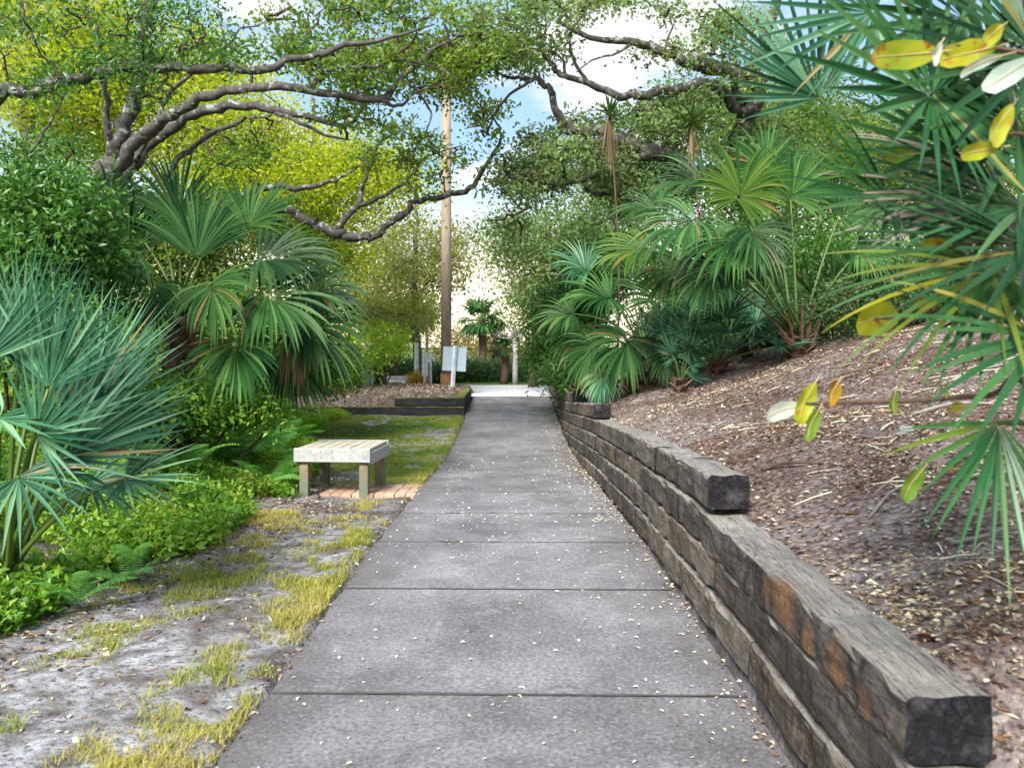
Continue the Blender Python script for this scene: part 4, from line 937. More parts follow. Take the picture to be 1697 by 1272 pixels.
# tall fan palm on the bank
bR = at_ground(1325, 10.8); dR = bR[1]; cR = bR + UP * .22
kR = dR / 10.5
palm_from_list('fan_palm', 'large trunkless fan palm on the crest of the bank with long arching stalks', cR, [
    (1223, 330, 10.2 * kR, 1250, 250, 10.3 * kR, 0.75, dict(half=135, n=(-.2, -1, .25), droop=.3, mat=M['sabal_y'])),
    (1170, 300, 10.6 * kR, 1060, 285, 10.6 * kR, 0.77, dict(half=80, n=(.1, -.7, .8), droop=.55)),
    (1227, 390, 9.7 * kR, 1130, 430, 9.3 * kR, 0.84, dict(half=105, droop=1.0)),
    (1155, 365, 10.0 * kR, 1040, 390, 9.8 * kR, 0.84, dict(half=100, droop=1.0)),
    (1075, 412, 10.4 * kR, 980, 415, 10.3 * kR, 0.70, dict(half=95, droop=.5, mat=M['sabal_y'])),
    (1245, 378, 9.6 * kR, 1290, 440, 9.2 * kR, 0.70, dict(half=95, droop=1.1)),
    (1310, 330, 10.6 * kR, 1330, 240, 10.8 * kR, 0.75, dict(half=110, droop=.3)),
    (1390, 360, 10.6 * kR, 1470, 330, 10.6 * kR, 0.75, dict(half=100, droop=.7)),
    (1420, 420, 10.4 * kR, 1500, 440, 10.2 * kR, 0.70, dict(half=100, droop=.8)),
    (1100, 350, 11.2 * kR, 1020, 320, 11.4 * kR, 0.75, dict(half=100, droop=.8)),
    (1190, 440, 9.9 * kR, 1130, 510, 9.6 * kR, 0.70, dict(half=95, droop=.9)),
    (1270, 290, 11.0 * kR, 1270, 200, 11.2 * kR, 0.75, dict(half=110, droop=.3)),
    (1130, 440, 10.6 * kR, 1050, 480, 10.4 * kR, 0.70, dict(half=95, droop=.9)),
  ], M['sabal'], base_pt=bR, trunk_r=.13, nb=34, nseg=46, fuse=.54, costa=.16, hang=.28, segw=1.12, r=.014, up=.06)
# dry stubs at its foot
def stubs(par):
    for (x0, y0, x1, y1) in ((1322, 578, 1265, 515), (1318, 575, 1305, 520), (1335, 575, 1350, 500), (1345, 575, 1362, 522), (1328, 575, 1330, 505), (1312, 578, 1288, 540)):
        a = P(x0, y0, dR - .1); b = P(x1, y1, dR - .25); V, Q, T = tube_geo(np.array([a, (a + b) / 2, b]), [.03, .024, .012], 5, True); mk('dry_stub', V, Q, T, M['boots'], par, False)
stubs(bpy.data.objects['fan_palm.001'])
# lower fan palm on the bank next to the wall
bQ = at_ground(1062, 12.5); dQ = bQ[1]; cQ = bQ + UP * .62; q = dQ / 12.5
palm_from_list('fan_palm', 'low drooping fan palm with a stubby brown trunk right above the timber wall', cQ, [
    (1013, 495, 12.2 * q, 960, 480, 12 * q, 0.80, dict(half=115, droop=.6)),
    (975, 450, 12.6 * q, 925, 410, 12.6 * q, 0.67, dict(half=95, droop=.5, mat=M['teal'])),
    (1042, 560, 11.8 * q, 1010, 620, 11.5 * q, 0.80, dict(half=115, droop=.9)),
    (985, 570, 12.3 * q, 960, 620, 12.2 * q, 0.67, dict(half=100, droop=.9)),
    (1090, 500, 12.2 * q, 1110, 420, 12.3 * q, 0.76, dict(half=110, droop=.5)),
    (1110, 540, 12 * q, 1170, 540, 11.8 * q, 0.67, dict(half=100, droop=.8)),
    (1050, 470, 12.9 * q, 1040, 380, 13 * q, 0.76, dict(half=110, droop=.4)),
    (1000, 620, 11.8 * q, 990, 660, 11.6 * q, 0.46, dict(half=80, droop=.6, mat=M['teal'])),
    (950, 520, 12.9 * q, 900, 520, 12.9 * q, 0.63, dict(half=100, droop=.8)),
    (1100, 590, 11.6 * q, 1120, 650, 11.4 * q, 0.46, dict(half=95, droop=.6)),
    (1030, 430, 13.4 * q, 1000, 380, 13.4 * q, .75, dict(half=105, droop=.7)),
    (1075, 560, 12.6 * q, 1100, 610, 12.4 * q, .72, dict(half=105, droop=1.0)),
    (1120, 460, 13.3 * q, 1150, 400, 13.3 * q, .75, dict(half=110, droop=.7)),
    (965, 540, 13.2 * q, 935, 590, 13.0 * q, .70, dict(half=100, droop=1.0)),
    (1140, 480, 12.8 * q, 1200, 450, 12.8 * q, 0.67, dict(half=100, droop=.7)),
  ], M['sabal'], base_pt=bQ, trunk_r=.19, nb=50, nseg=42, fuse=.50, costa=.14, hang=.28, segw=1.12)
def palmetto(label, px, py, d, n, L, mat, group, spread=.55, hgt=.45, lo=10):
    b = at_ground(px, d); c = b + UP * .12
    t = thing('saw_palmetto', label, 'palm', b, group)
    boots(t, b - UP * .03, c, .07, 8)
    for k in range(n):
        ph = k * 2.399 + rng.normal(0, .3); el = rng.uniform(.25, 1.25)
        d = np.array([math.cos(ph) * math.cos(el), math.sin(ph) * math.cos(el), math.sin(el)])
        hub = c + d * rng.uniform(.7, 1.15) * np.array([spread, spread, hgt + .25])
        a = unit(d + np.array([0, 0, -.15])); n_ = unit(UP * .9 + TOCAM * .5 + d * .3)
        add_frond(t, c, hub, a, n_, L * rng.uniform(.8, 1.1), mat, .008, .05, nseg=26, half=rng.uniform(85, 130), fuse=.34, droop=.25, costa=.02, cup=.15)
    return t
G = 'teal saw palmettos on the bank'
palmetto('saw palmetto filling the shade directly under the tall fan palm fans', 1240, 585, 12.2, 14, .55, M['teal'], G, .8, .7)
palmetto('saw palmetto at the back, level with the low fan palm crown', 1150, 590, 14.6, 14, .6, M['sabal'], G, .9, .9)
palmetto('bluish saw palmetto in front of the tall fan palm stalks', 1190, 592, 11.2, 20, .55, M['teal'], G, .75, .55)
palmetto('small low saw palmetto fan at the edge of the mulch', 1128, 618, 10.8, 6, .36, M['teal'], G, .25, .15)
palmetto('saw palmetto between the two fan palms, part hidden', 1110, 600, 13.5, 14, .55, M['teal'], G, .7, .5)
palmetto('saw palmetto behind the dry stubs of the tall fan palm', 1370, 560, 11.4, 14, .55, M['sabal'], G, .7, .55)
palmetto('saw palmetto at the far end of the row above the wall', 955, 628, 15.5, 10, .45, M['sabal'], G, .5, .4)
palmetto('saw palmetto highest on the bank under the twiggy bush', 1450, 545, 12.2, 12, .5, M['sabal'], G, .7, .45)
# palm skirts (dead fans) under the palmetto
# near palmetto at the right edge, out of focus
cN = np.array([1.72, 2.35, 1.05])
bN = np.array([1.75, 2.5, float(gz(1.75, 2.5))])
nearl = [
    (1546, 158, 2.25, 1400, 130, 2.1, .50, dict(half=165, n=(.15, -1, .12), droop=.10, nseg=30)),
    (1357, 163, 3.1, 1290, 60, 3.1, .52, dict(half=75, n=(0, -1, .1), droop=.08, nseg=22, mat=M['teal'])),
    (1476, 331, 2.4, 1330, 290, 2.3, .40, dict(half=62, n=(.1, -.8, .6), droop=.12, nseg=15)),
    (1480, 335, 2.4, 1600, 420, 2.2, .40, dict(half=40, n=(.1, -.8, .6), droop=.1, nseg=8)),
    (1645, 446, 2.05, 1510, 550, 1.95, .44, dict(half=62, n=(-.3, -.7, .7), droop=.55, nseg=20, mat=M['nearfy'])),
    (1656, 700, 1.95, 1630, 850, 1.85, .40, dict(half=55, n=(-.1, -1, .2), droop=.15, nseg=16, mat=M['nearfy'])),
    (1690, 210, 2.3, 1600, 280, 2.2, .50, dict(half=120, n=(-.2, -1, .3), droop=.15, nseg=24)),
    (1700, 340, 2.2, 1560, 360, 2.1, .55, dict(half=75, n=(-.2, -.6, .9), droop=.15, nseg=20)),
    (1720, 410, 2.0, 1580, 440, 1.9, .50, dict(half=70, n=(-.2, -.5, .9), droop=.2, nseg=16)),
    (1600, 30, 2.5, 1480, 20, 2.4, .55, dict(half=120, n=(0, -1, .2), droop=.1, nseg=26)),
    (1720, 90, 2.3, 1640, 150, 2.2, .5, dict(half=120, n=(-.3, -1, .2), droop=.1, nseg=24)),
    (1640, 285, 2.5, 1530, 300, 2.4, .45, dict(half=45, n=(-.1, -.7, .7), droop=.5, nseg=12, mat=M['greyfrond'], label='dead grey frond')),
    (1700, 330, 2.3, 1620, 430, 2.25, .4, dict(half=50, n=(-.1, -.9, .4), droop=.6, nseg=12, mat=M['greyfrond'], label='dead grey frond')),
    (1450, 20, 3.0, 1360, 20, 3.0, .5, dict(half=110, n=(0, -1, .2), droop=.1, nseg=24, mat=M['teal'])),
    (1660, 360, 2.7, 1590, 420, 2.6, .4, dict(half=80, n=(-.2, -.7, .7), droop=.2, nseg=18)),
    (1700, 490, 2.5, 1630, 540, 2.4, .36, dict(half=90, n=(-.2, -.8, .6), droop=.3, nseg=18)),
    (1650, 120, 2.8, 1600, 60, 2.8, .5, dict(half=120, n=(-.1, -1, .2), droop=.1, nseg=22)),
    (1580, 250, 2.9, 1500, 230, 2.9, .45, dict(half=90, n=(0, -1, .3), droop=.15, nseg=18)),
    (1650, 330, 2.35, 1560, 345, 2.3, .5, dict(half=35, n=(-.1, -.6, .8), droop=.3, nseg=8, mat=M['greyfrond'], label='dead grey frond')),
    (1730, 560, 1.9, 1650, 640, 1.8, .4, dict(half=70, n=(-.3, -.8, .5), droop=.4, nseg=16)),
]
palm_from_list('saw_palmetto', 'dark glossy saw palmetto with broad stiff blades hanging close over the bank timbers', cN, nearl, M['nearf'], base_pt=bN, trunk_r=.10, nb=26, fuse=.34, costa=.02, cup=.12, segw=.92, r=.008, up=.05)
# far cabbage palms
def far_palm(label, px, base_d, crown_py, r_px, mat, group, tr=.16, n=26):
    b = at_ground(px, base_d); c = P(px, crown_py, base_d)
    t = thing('cabbage_palm', label, 'palm', b, group)
    mb = MB(); pts = b + (c - b) * np.linspace(0, 1, 7)[:, None]; pts[:, 0] += np.sin(np.linspace(0, 3, 7)) * .08; mb.tube(pts, tr * np.array([1.1, 1, .95, .95, 1.05, 1.2, .8]), 9, True, jit=.1); mb.build('trunk', M['bark_brown'], t, True)
    L = r_px / F * base_d * .62
    for k in range(n):
        ph = k * 2.399; el = rng.uniform(-.7, 1.3); d = np.array([math.cos(ph) * math.cos(el), math.sin(ph) * math.cos(el), math.sin(el)])
        add_frond(t, c, c + d * L * .75, d, UP + d * .2 + TOCAM * .2, L, mat, .02, .05, nseg=18, half=110, fuse=.45, droop=1.0, costa=.1, hang=.4)
G = 'far cabbage palms across the road'
far_palm('tallest far cabbage palm across the road with a thick rusty trunk', 797, 36, 532, 46, M['sabal'], G, .16)
far_palm('shortest far cabbage palm with a rounded head beside the pale dead trunk', 834, 29.2, 578, 30, M['sabal'], G, .13, 20)
far_palm('far cabbage palm head squeezed between the tallest and shortest ones', 820, 39, 552, 30, M['sabal'], G, .14, 20)
far_palm('palm head poking out of the bank tree near the timber wall end', 884, 26, 490, 46, M['sabal'], G, .14, 18)
# yucca stalks under the oak
def yucca(label, px, py, base_py, d, L):
    c = P(px, py, d); bx = P(px + 12, base_py, d); b = np.array([bx[0], bx[1], float(gz(bx[0], bx[1]))])
    t = thing('yucca', label, 'plant', b, 'yuccas on thin stems below the oak limbs')
    pts = smooth_path(np.array([[*b, .022], [*(b * .5 + c * .5 + W(.08, 0, 0)), .014], [*c, .014]]), 6); V, Q, T = tube_geo(pts[:, :3], pts[:, 3], 6, True); mk('stem', V, Q, T, M['bark_brown'], t, True)
    def strips(n, els, ll, w, dr):
        mb = MB()
        for k in range(n):
            ph = k * 2.399; el = rng.uniform(*els); dd = np.array([math.cos(ph) * math.cos(el), math.sin(ph) * math.cos(el), math.sin(el)]); s = unit(np.cross(dd, UP)); l = ll * rng.uniform(.7, 1.1)
            p = c + UP * rng.uniform(-.08, .06); VV = []
            for u, ww in ((0, .6), (.35, 1), (.7, .6), (1, .05)):
                q = p + dd * l * u - UP * dr * l * u * u; VV += [q - s * w * ww, q + s * w * ww]
            mb.add(VV, [[0, 1, 3, 2], [2, 3, 5, 4], [4, 5, 7, 6]], None, rng.random())
        return mb
    strips(60, (-.4, 1.5), L, .017, .15).build('leaf_rosette', M['yucca'], t); strips(22, (-1.45, -1.15), L * 1.3, .010, .5).build('dead_leaf_skirt', M['deadfrond'], t)
yucca('spiky yucca rosette on a thin dead-leaved stem hanging in front of the sky gap', 1010, 190, 560, 12.5, .42)
yucca('spiky yucca rosette higher up the bank, half lost among oak leaves', 1145, 205, 560, 12.5, .36)

# ------------------------------------------------------------------ undergrowth, ferns
def undergrowth():
    N = 95000
    y = 2.2 + 15.6 * rng.random(N) ** 1.25; e = und_edge(y) + (fbm(y * 1.3, y * 0 + 3, 4) - .5) * .9
    x = e - rng.random(N) ** 1.35 * 5.2
    k = (x > -7.4) & (fbm(x * 1.7 + 3, y * 1.7, 3) + .10 * (e - x) > .42)
    x, y, e = x[k], y[k], e[k]; n = len(x)
    h = np.clip(.10 + .20 * (e - x), .08, .62) * (.45 + 1.2 * fbm(x * 2.2, y * 2.2 + 20, 3))
    z = gz(x, y) + h * rng.random(n) ** .6
    p = np.stack([x, y, z], -1)
    # sprigs of six leaves
    per = 4; c = np.repeat(p, per, 0); m = len(c); q = c + rng.normal(0, .035, (m, 3)) * np.array([1, 1, .6]); q[:, 2] = np.maximum(q[:, 2], np.repeat(gz(x, y), per) + .01)
    u = rdir(m, .1, .6); nn = rdir(m, .9); s = rng.uniform(.5, 1.5, m) * np.repeat(.7 + .8 * fbm(x * 3 + 40, y * 3, 2), per)
    V, Q = leaves_geo(q, u, nn, .048 * s, .024 * s, .2)
    ti = np.clip(np.repeat(.0 + 1.35 * fbm(x * 1.6 + 8, y * 1.6, 3) + rng.normal(0, .12, n), per) + rng.normal(0, .14, m) , 0, 1)
    tag(mk('undergrowth', V, Q, None, M['weed'], rnd=ti), kind='stuff')
undergrowth()
def fern_mesh(L=.55, n=22):
    mb = MB(); 
    for k in range(n):
        t = (k + 1) / (n + 1); y = t * L; z = .32 * L * math.sin(t * 2.2) ; w = .11 * L * (math.sin(math.pi * min(1, t * .93 + .1)) ** .7) * 2.0 + .01
        for s in (-1, 1):
            b = np.array([0, y, z]); tip = b + np.array([s * w, .25 * w, -.15 * w]); hw = L / n * .42
            mb.add([b + [0, -hw, 0], (b + tip) / 2 + np.array([0, -hw, .004]), tip, (b + tip) / 2 + np.array([0, hw, .004]), b + [0, hw, 0]], [[0, 1, 3, 4]], [[1, 2, 3]], rng.random())
    pts = np.array([[0, t * L, .32 * L * math.sin(t * 2.2)] for t in np.linspace(0, 1, 8)]); mb.tube(pts, np.linspace(.004, .001, 8), 4, False, .2)
    return mb
FERN = None
def fern(px, d, label, n=8, s=1.0, hup=.15):
    global FERN
    x = (px - CX) / F * d; b = np.array([x, d, float(gz(x, d)) + hup])
    t = thing('fern', label, 'fern', b, 'sword ferns in the undergrowth')
    for k in range(n):
        if FERN is None:
            fm = fern_mesh(); fm.V = [v + ORG[t.name] for v in fm.V]; FERN = fm.build('frond', M['fern'], t); o = FERN
        else:
            o = FERN.copy(); COL.objects.link(o); o.parent = t
        o.rotation_euler = (rng.uniform(-.1, .35), rng.normal(0, .15), k * 2 * math.pi / n + rng.normal(0, .3)); f = s * rng.uniform(.75, 1.15); o.scale = (f, f, f); o.location = (0, 0, 0)
for a in [(515, 10.6, 'pale sword fern arching just behind the bench', 9, 1.2, .05), (420, 10.2, 'sword fern between the bench and the fan palm trunk', 9, 1.1, .2), (330, 10.4, 'sword fern at the foot of the fan palm trunk', 9, 1.2, .3), (370, 11.5, 'sword fern under the drooping palm fans', 9, 1.2, .35), (470, 12, 'sword fern under the dead hanging palm frond', 9, 1.1, .15), (440, 8.8, 'sword fern beside the nearest bench leg', 8, 1.0, .1), (300, 8.0, 'sword fern in front of the palm trunk and the weeds', 8, 1.0, .2), (395, 9.4, 'sword fern in the bright weeds behind the saw palmetto tips', 9, 1.1, .25), (215, 5.2, 'sword fern curling over the sandy edge', 6, .55, .02), (130, 4.6, 'small sword fern under the lowest palmetto fan', 6, .5, .05), (340, 12.6, 'sword fern farthest back below the oak', 9, 1.3, .4), (280, 9.0, 'sword fern half under the palm fans beside the trunk', 8, 1.1, .3)]: fern(*a)

# ------------------------------------------------------------------ grass
def grass():
    N = 620000
    y = 1.6 + 16.4 * rng.random(N) ** 1.5; x = -.97 - rng.random(N) * 3.4
    e = und_edge(y)
    edge = np.exp(-((x + 1.20 + .25 * (fbm(y * 1.5, y * 0, 3) - .5)) / .24) ** 2)
    patch = fbm(x * 1.5 + 4, y * 1.1 + 1, 4)
    dens = (.95 * edge * sstep(.30, .46, fbm(x * 2 + 30, y * 1.2, 3)) + sstep(.50, .58, patch) * .8) * sstep(.34, .50, fbm(x * 7 + 2, y * 7, 2))
    dens = dens * np.where(y > 9.6, .4, 1.0) + np.where(y > 9.4, 1.0 * sstep(.26, .42, patch), 0) + np.where((y > 6.9) & (y < 8.6), .55 * sstep(.36, .48, patch), 0)
    dens = dens * np.where((x > -1.95) & (y > 8.5) & (y < 9.35), 0.03, 1)
    k = (rng.random(N) < dens * .75) & (x > e - .3) & ~((y > 17.9))
    x, y = x[k], y[k]; n = len(x); z = gz(x, y) - .005
    h = rng.uniform(.018, .062, n) * np.where(y > 9, .7, 1.0) * (.35 + 1.3 * fbm(x * 5, y * 5, 2)); w = rng.uniform(.0010, .0020, n) * (1 + y * .09)
    ph = rng.random(n) * 6.283; lean = rng.uniform(.3, 1.6, n); dx, dy = np.cos(ph), np.sin(ph)
    p0 = np.stack([x, y, z], -1); s = np.stack([-dy, dx, 0 * dx], -1) * w[:, None]; dr = np.stack([dx, dy, 0 * dx], -1)
    p1 = p0 + dr * (lean * h * .4)[:, None] + np.array([0, 0, 1]) * (h * .6)[:, None]; p2 = p0 + dr * (lean * h * 1.2)[:, None] + np.array([0, 0, 1]) * h[:, None]
    V = np.stack([p0 - s, p0 + s, p1 + s * .8, p1 - s * .8, p2], 1).reshape(-1, 3); i = np.arange(n) * 5
    Q = np.stack([i, i + 1, i + 2, i + 3], -1); T = np.stack([i + 3, i + 2, i + 4], -1)
    g = np.clip(.66 - .30 * sstep(8.5, 11, y) + (fbm(x * 1.1, y * 1.1 + 7, 3) - .5) * .9 + rng.normal(0, .16, n), 0, 1)
    tag(mk('grass', V, Q, T, M['grass'], rnd=np.concatenate([g, g])), kind='stuff')
grass()

# ------------------------------------------------------------------ fallen leaves
def litter(name, x, y, z, size, tint, mat):
    n = len(x); u = rdir(n, 0, .18); nn = rdir(n, 2.2); s = size * rng.uniform(.6, 1.3, n)
    V, Q = leaves_geo(np.stack([x, y, z], -1), u, nn, s, s * rng.uniform(.32, .6, n), .22)
    return tag(mk(name, V, Q, None, mat, rnd=tint), kind='stuff')
N = 140000
y = .8 + 21 * rng.random(N) ** 1.35; x = 1.13 + rng.random(N) ** 1.0 * (1.6 + y * .42)
k = (rng.random(N) < .30 + .9 * sstep(.36, .6, fbm(x * 1.4, y * 1.4, 3))); x, y = x[k], y[k]
t = np.clip(.41 + (fbm(x * .8 + 5, y * .8, 3) - .5) * .7 + rng.normal(0, .27, len(x)), 0, 1)
litter('leaf_litter', x, y, gz(x, y) + .006, .027 * (1 + y * .02), t, M['litter'])
N = 5200; y = 18.3 + 4.5 * rng.random(N); x = -1.2 - 4 * rng.random(N)
litter('leaf_litter', x, y, gz(x, y) + .006, .05, rng.random(N), M['litter'])
N = 6000; y = 2 + 15 * rng.random(N) ** 1.4; x = und_edge(y) + rng.normal(0, .35, N) + .1; k = x < -.98; x, y = x[k], y[k]
litter('leaf_litter', x, y, gz(x, y) + .005, .042, np.clip(rng.normal(.4, .25, len(x)), 0, 1), M['litter'])
N = 2600; y = 2 + 15 * rng.random(N) ** 1.4; x = -.98 - rng.random(N) * 2.2
litter('leaf_litter', x, y, gz(x, y) + .005, .03, np.clip(rng.normal(.5, .28, len(x)), 0, 1), M['litter'])
# on the path: the nearest ones singly, the rest as one carpet
N = 1500; y = 1.5 + 17 * rng.random(N); x = -.955 - np.abs(rng.normal(0, .05, N)) + .02; litter('leaf_litter', x, y, np.maximum(gz(x, y), np.where(x > -.95, prof(y) + .035, -9)) + .004, .026, np.clip(rng.normal(.35, .25, N), 0, 1), M['litter'])
def debris():
    N = 2600; y = 1.5 + 14 * rng.random(N) ** 1.3; r = rng.random(N); x = np.where(r < .4, .9 - np.abs(rng.normal(0, .12, N)), np.where(r < .65, -.93 + np.abs(rng.normal(0, .08, N)), rng.uniform(-.92, .9, N)))
    litter('leaf_litter', np.clip(x, -.93, .9), y, prof(y) + .034, .0085, np.clip(rng.normal(.15, .12, N), 0, 1), M['litter'])
debris()
def path_leaves():
    N = 300; a = []
    lf = None
    V, Q = leaves_geo(np.zeros((1, 3)) - np.array([[0, .5, 0]]), np.array([[0, 1., 0]]), np.array([[0, 0, 1.]]), [1.], [.5], .2)
    me = []
    for k in range(4):
        w = rng.uniform(.42, .6); th_ = np.linspace(0, 1, 6)
        pr = np.sin(np.pi * th_ ** .9) * w * .5; VV = []
        for t_, p_ in zip(th_, pr): zc = .10 * math.sin(t_ * 3) * rng.uniform(.3, 1.2); VV += [[-p_, t_ - .5, zc + p_ * .35], [0, t_ - .5, zc], [p_, t_ - .5, zc + p_ * .35]]
        QQ = []
        for i in range(5): QQ += [[3 * i, 3 * i + 1, 3 * i + 4, 3 * i + 3], [3 * i + 1, 3 * i + 2, 3 * i + 5, 3 * i + 4]]
        me.append((np.array(VV), np.array(QQ)))
    proto = []
    for k in range(300):
        yy = 2.6 + 4.6 * rng.random() ** 1.1; xx = float(np.clip(rng.uniform(-.9, .88) if rng.random() < .72 else .88 - abs(rng.normal(0, .18)), -.92, .89))
        if k < 4:
            o = mk('fallen_leaf', me[k][0], me[k][1], None, M['litterpale'], rnd=np.full(len(me[k][1]), .25 + .22 * k)); proto.append(o)
            tag(o, 'small pale tan oak leaf lying on the grey concrete path', 'leaf', 'fallen leaves on the concrete path')
        else:
            o = proto[rng.integers(4)].copy(); COL.objects.link(o)
        s = rng.uniform(.012, .027); o.scale = (s, s, s); o.location = (xx, yy, float(prof(yy)) + .036); o.rotation_euler = (rng.normal(0, .15), rng.normal(0, .2), rng.uniform(0, 6.28))
    N = 1900; y = 6.8 + 14.5 * rng.random(N) ** 1.2; r = rng.random(N); x = np.where(r < .45, .90 - np.abs(rng.normal(0, .16, N)), rng.uniform(-.92, .9, N)); x = np.clip(x, -.92, .9)
    litter('leaf_litter', x, y, prof(y) + .04, .022, rng.random(N), M['litterpale'])
    N = 700; y = 1.5 + 18 * rng.random(N); x = .905 - np.abs(rng.normal(0, .035, N)); litter('leaf_litter', x, y, prof(y) + .04, .026, rng.random(N), M['litter'])
path_leaves()
def big_leaf(px, py, label, mat, s, rot, d=None, curl=.25):
    p = ground_hit(px, py) if d is None else P(px, py, d)
    th_ = np.linspace(0, 1, 8); VV = []; QQ = []
    for t_ in th_:
        w = math.sin(math.pi * min(1, t_ * .92 + .04)) ** .8 * .36
        for q in (-1, -.5, 0, .5, 1): VV.append([q * w, t_ - .5, curl * (q * w) ** 2 * 4 + .12 * math.sin(t_ * 4)])
    for i in range(7):
        for j in range(4): QQ.append([i * 5 + j, i * 5 + j + 1, i * 5 + j + 6, i * 5 + j + 5])
    o = mk('fallen_leaf', np.array(VV), np.array(QQ), None, mat, smooth=True, rnd=np.full(len(QQ), .6)); o.scale = (s, s, s); o.rotation_euler = rot; o.location = (p[0], p[1], p[2] + .012)
    tag(o, label, 'leaf', 'large curled fallen leaves')
M['brownleaf'] = plain('rust_brown_leaf', (.26, .085, .03), .55, .4, 0, .25, 30); M['darkleaf'] = plain('dark_green_leaf', (.04, .06, .02), .5, .4, 0, .25, 30)
big_leaf(1533, 1066, 'large curled rust brown leaf on the mulch behind the top timber', M['brownleaf'], .085, (.25, .2, 1.1))
p_ = P(563, 1141, 3.5); big_leaf(555, 1141, 'dark green curled leaf on the near concrete slab', M['darkleaf'], .045, (.1, .3, 1.2), 3.52); big_leaf(572, 1139, 'second dark green leaf touching a pale one on the near concrete slab', M['darkleaf'], .04, (.1, -.2, -.6), 3.53)
# stones and sticks on the slope
def rock(px, py, s, mat, label, name='stone', cat='stone'):
    p = ground_hit(px, py); n = 10; V = []
    u = np.linspace(0, 2 * np.pi, n, endpoint=False)
    for k, v in enumerate(np.linspace(-1, 1, 7)):
        r = math.sqrt(max(.02, 1 - v * v)) ** .6
        for a in u: V.append(np.array([math.cos(a) * r * (1.3), math.sin(a) * r * .8, v * .62]) * (1 + rng.normal(0, .10)) * s)
    Q = [[i * n + j, i * n + (j + 1) % n, (i + 1) * n + (j + 1) % n, (i + 1) * n + j] for i in range(6) for j in range(n)]
    V = np.array(V); V = np.vstack([V, V[:n].mean(0), V[-n:].mean(0)]); T = [[7 * n, (j + 1) % n, j] for j in range(n)] + [[7 * n + 1, 6 * n + j, 6 * n + (j + 1) % n] for j in range(n)]
    o = mk(name, V + p + UP * s * .3, Q, T, mat, org=p); tag(o, label, cat)
rock(1503, 720, .048, M['stone'], 'pale grey stone on the mulch slope behind the sea grape twig'); rock(1450, 728, .055, M['stone_d'], 'dark lump of bark lying on the slope next to the pale stone', 'bark_chunk', 'bark')
def stick(px0, py0, px1, py1, r, label, mat):
    a, b = ground_hit(px0, py0), ground_hit(px1, py1); m = (a + b) / 2; m[2] = gz(m[0], m[1]) + .02
    p = smooth_path(np.array([a, m + rng.normal(0, .02, 3) * np.array([1, 1, 0]), b]), 5); p[:, 2] = np.maximum(p[:, 2], gz(p[:, 0], p[:, 1])) + r * .7
    V, Q, T = tube_geo(p, np.linspace(r, r * .5, len(p)), 6, True); tag(mk('stick', V, Q, T, mat, org=a, smooth=True), label, 'stick', 'dry sticks on the slope')
stick(1262, 782, 1365, 770, .012, 'dark thin stick lying flat near the raised timber end', M['twig']); stick(1440, 860, 1520, 800, .006, 'fine bare twig below the single green sea grape leaf', M['bark_pale']); stick(1510, 690, 1660, 672, .014, 'pale dry stick high on the slope near the stone', M['bark_pale']); stick(1570, 905, 1690, 885, .010, 'pale splintered stick under the hanging palmetto fan', M['bark_pale']); stick(1560, 640, 1690, 600, .012, 'grey stick near the crest beneath the yellowing fan', M['bark_pale'])
N = 900; y = 2 + 12 * rng.random(N); x = 1.5 + rng.random(N) * (1 + y * .4); mb = MB()
for a, b in zip(x, y):
    l = rng.uniform(.05, .2); ph = rng.random() * 6.28; p0 = np.array([a, b, float(gz(a, b)) + .008]); e = np.array([a + l * math.cos(ph), b + l * math.sin(ph), 0]); e[2] = float(gz(e[0], e[1])) + .01
    mb.tube([p0, (p0 + e) / 2 + UP * .005, e], [.004, .0035, .002], 4, False, rng.random())
tag(mb.build('twig_litter', M['litter']), kind='stuff')

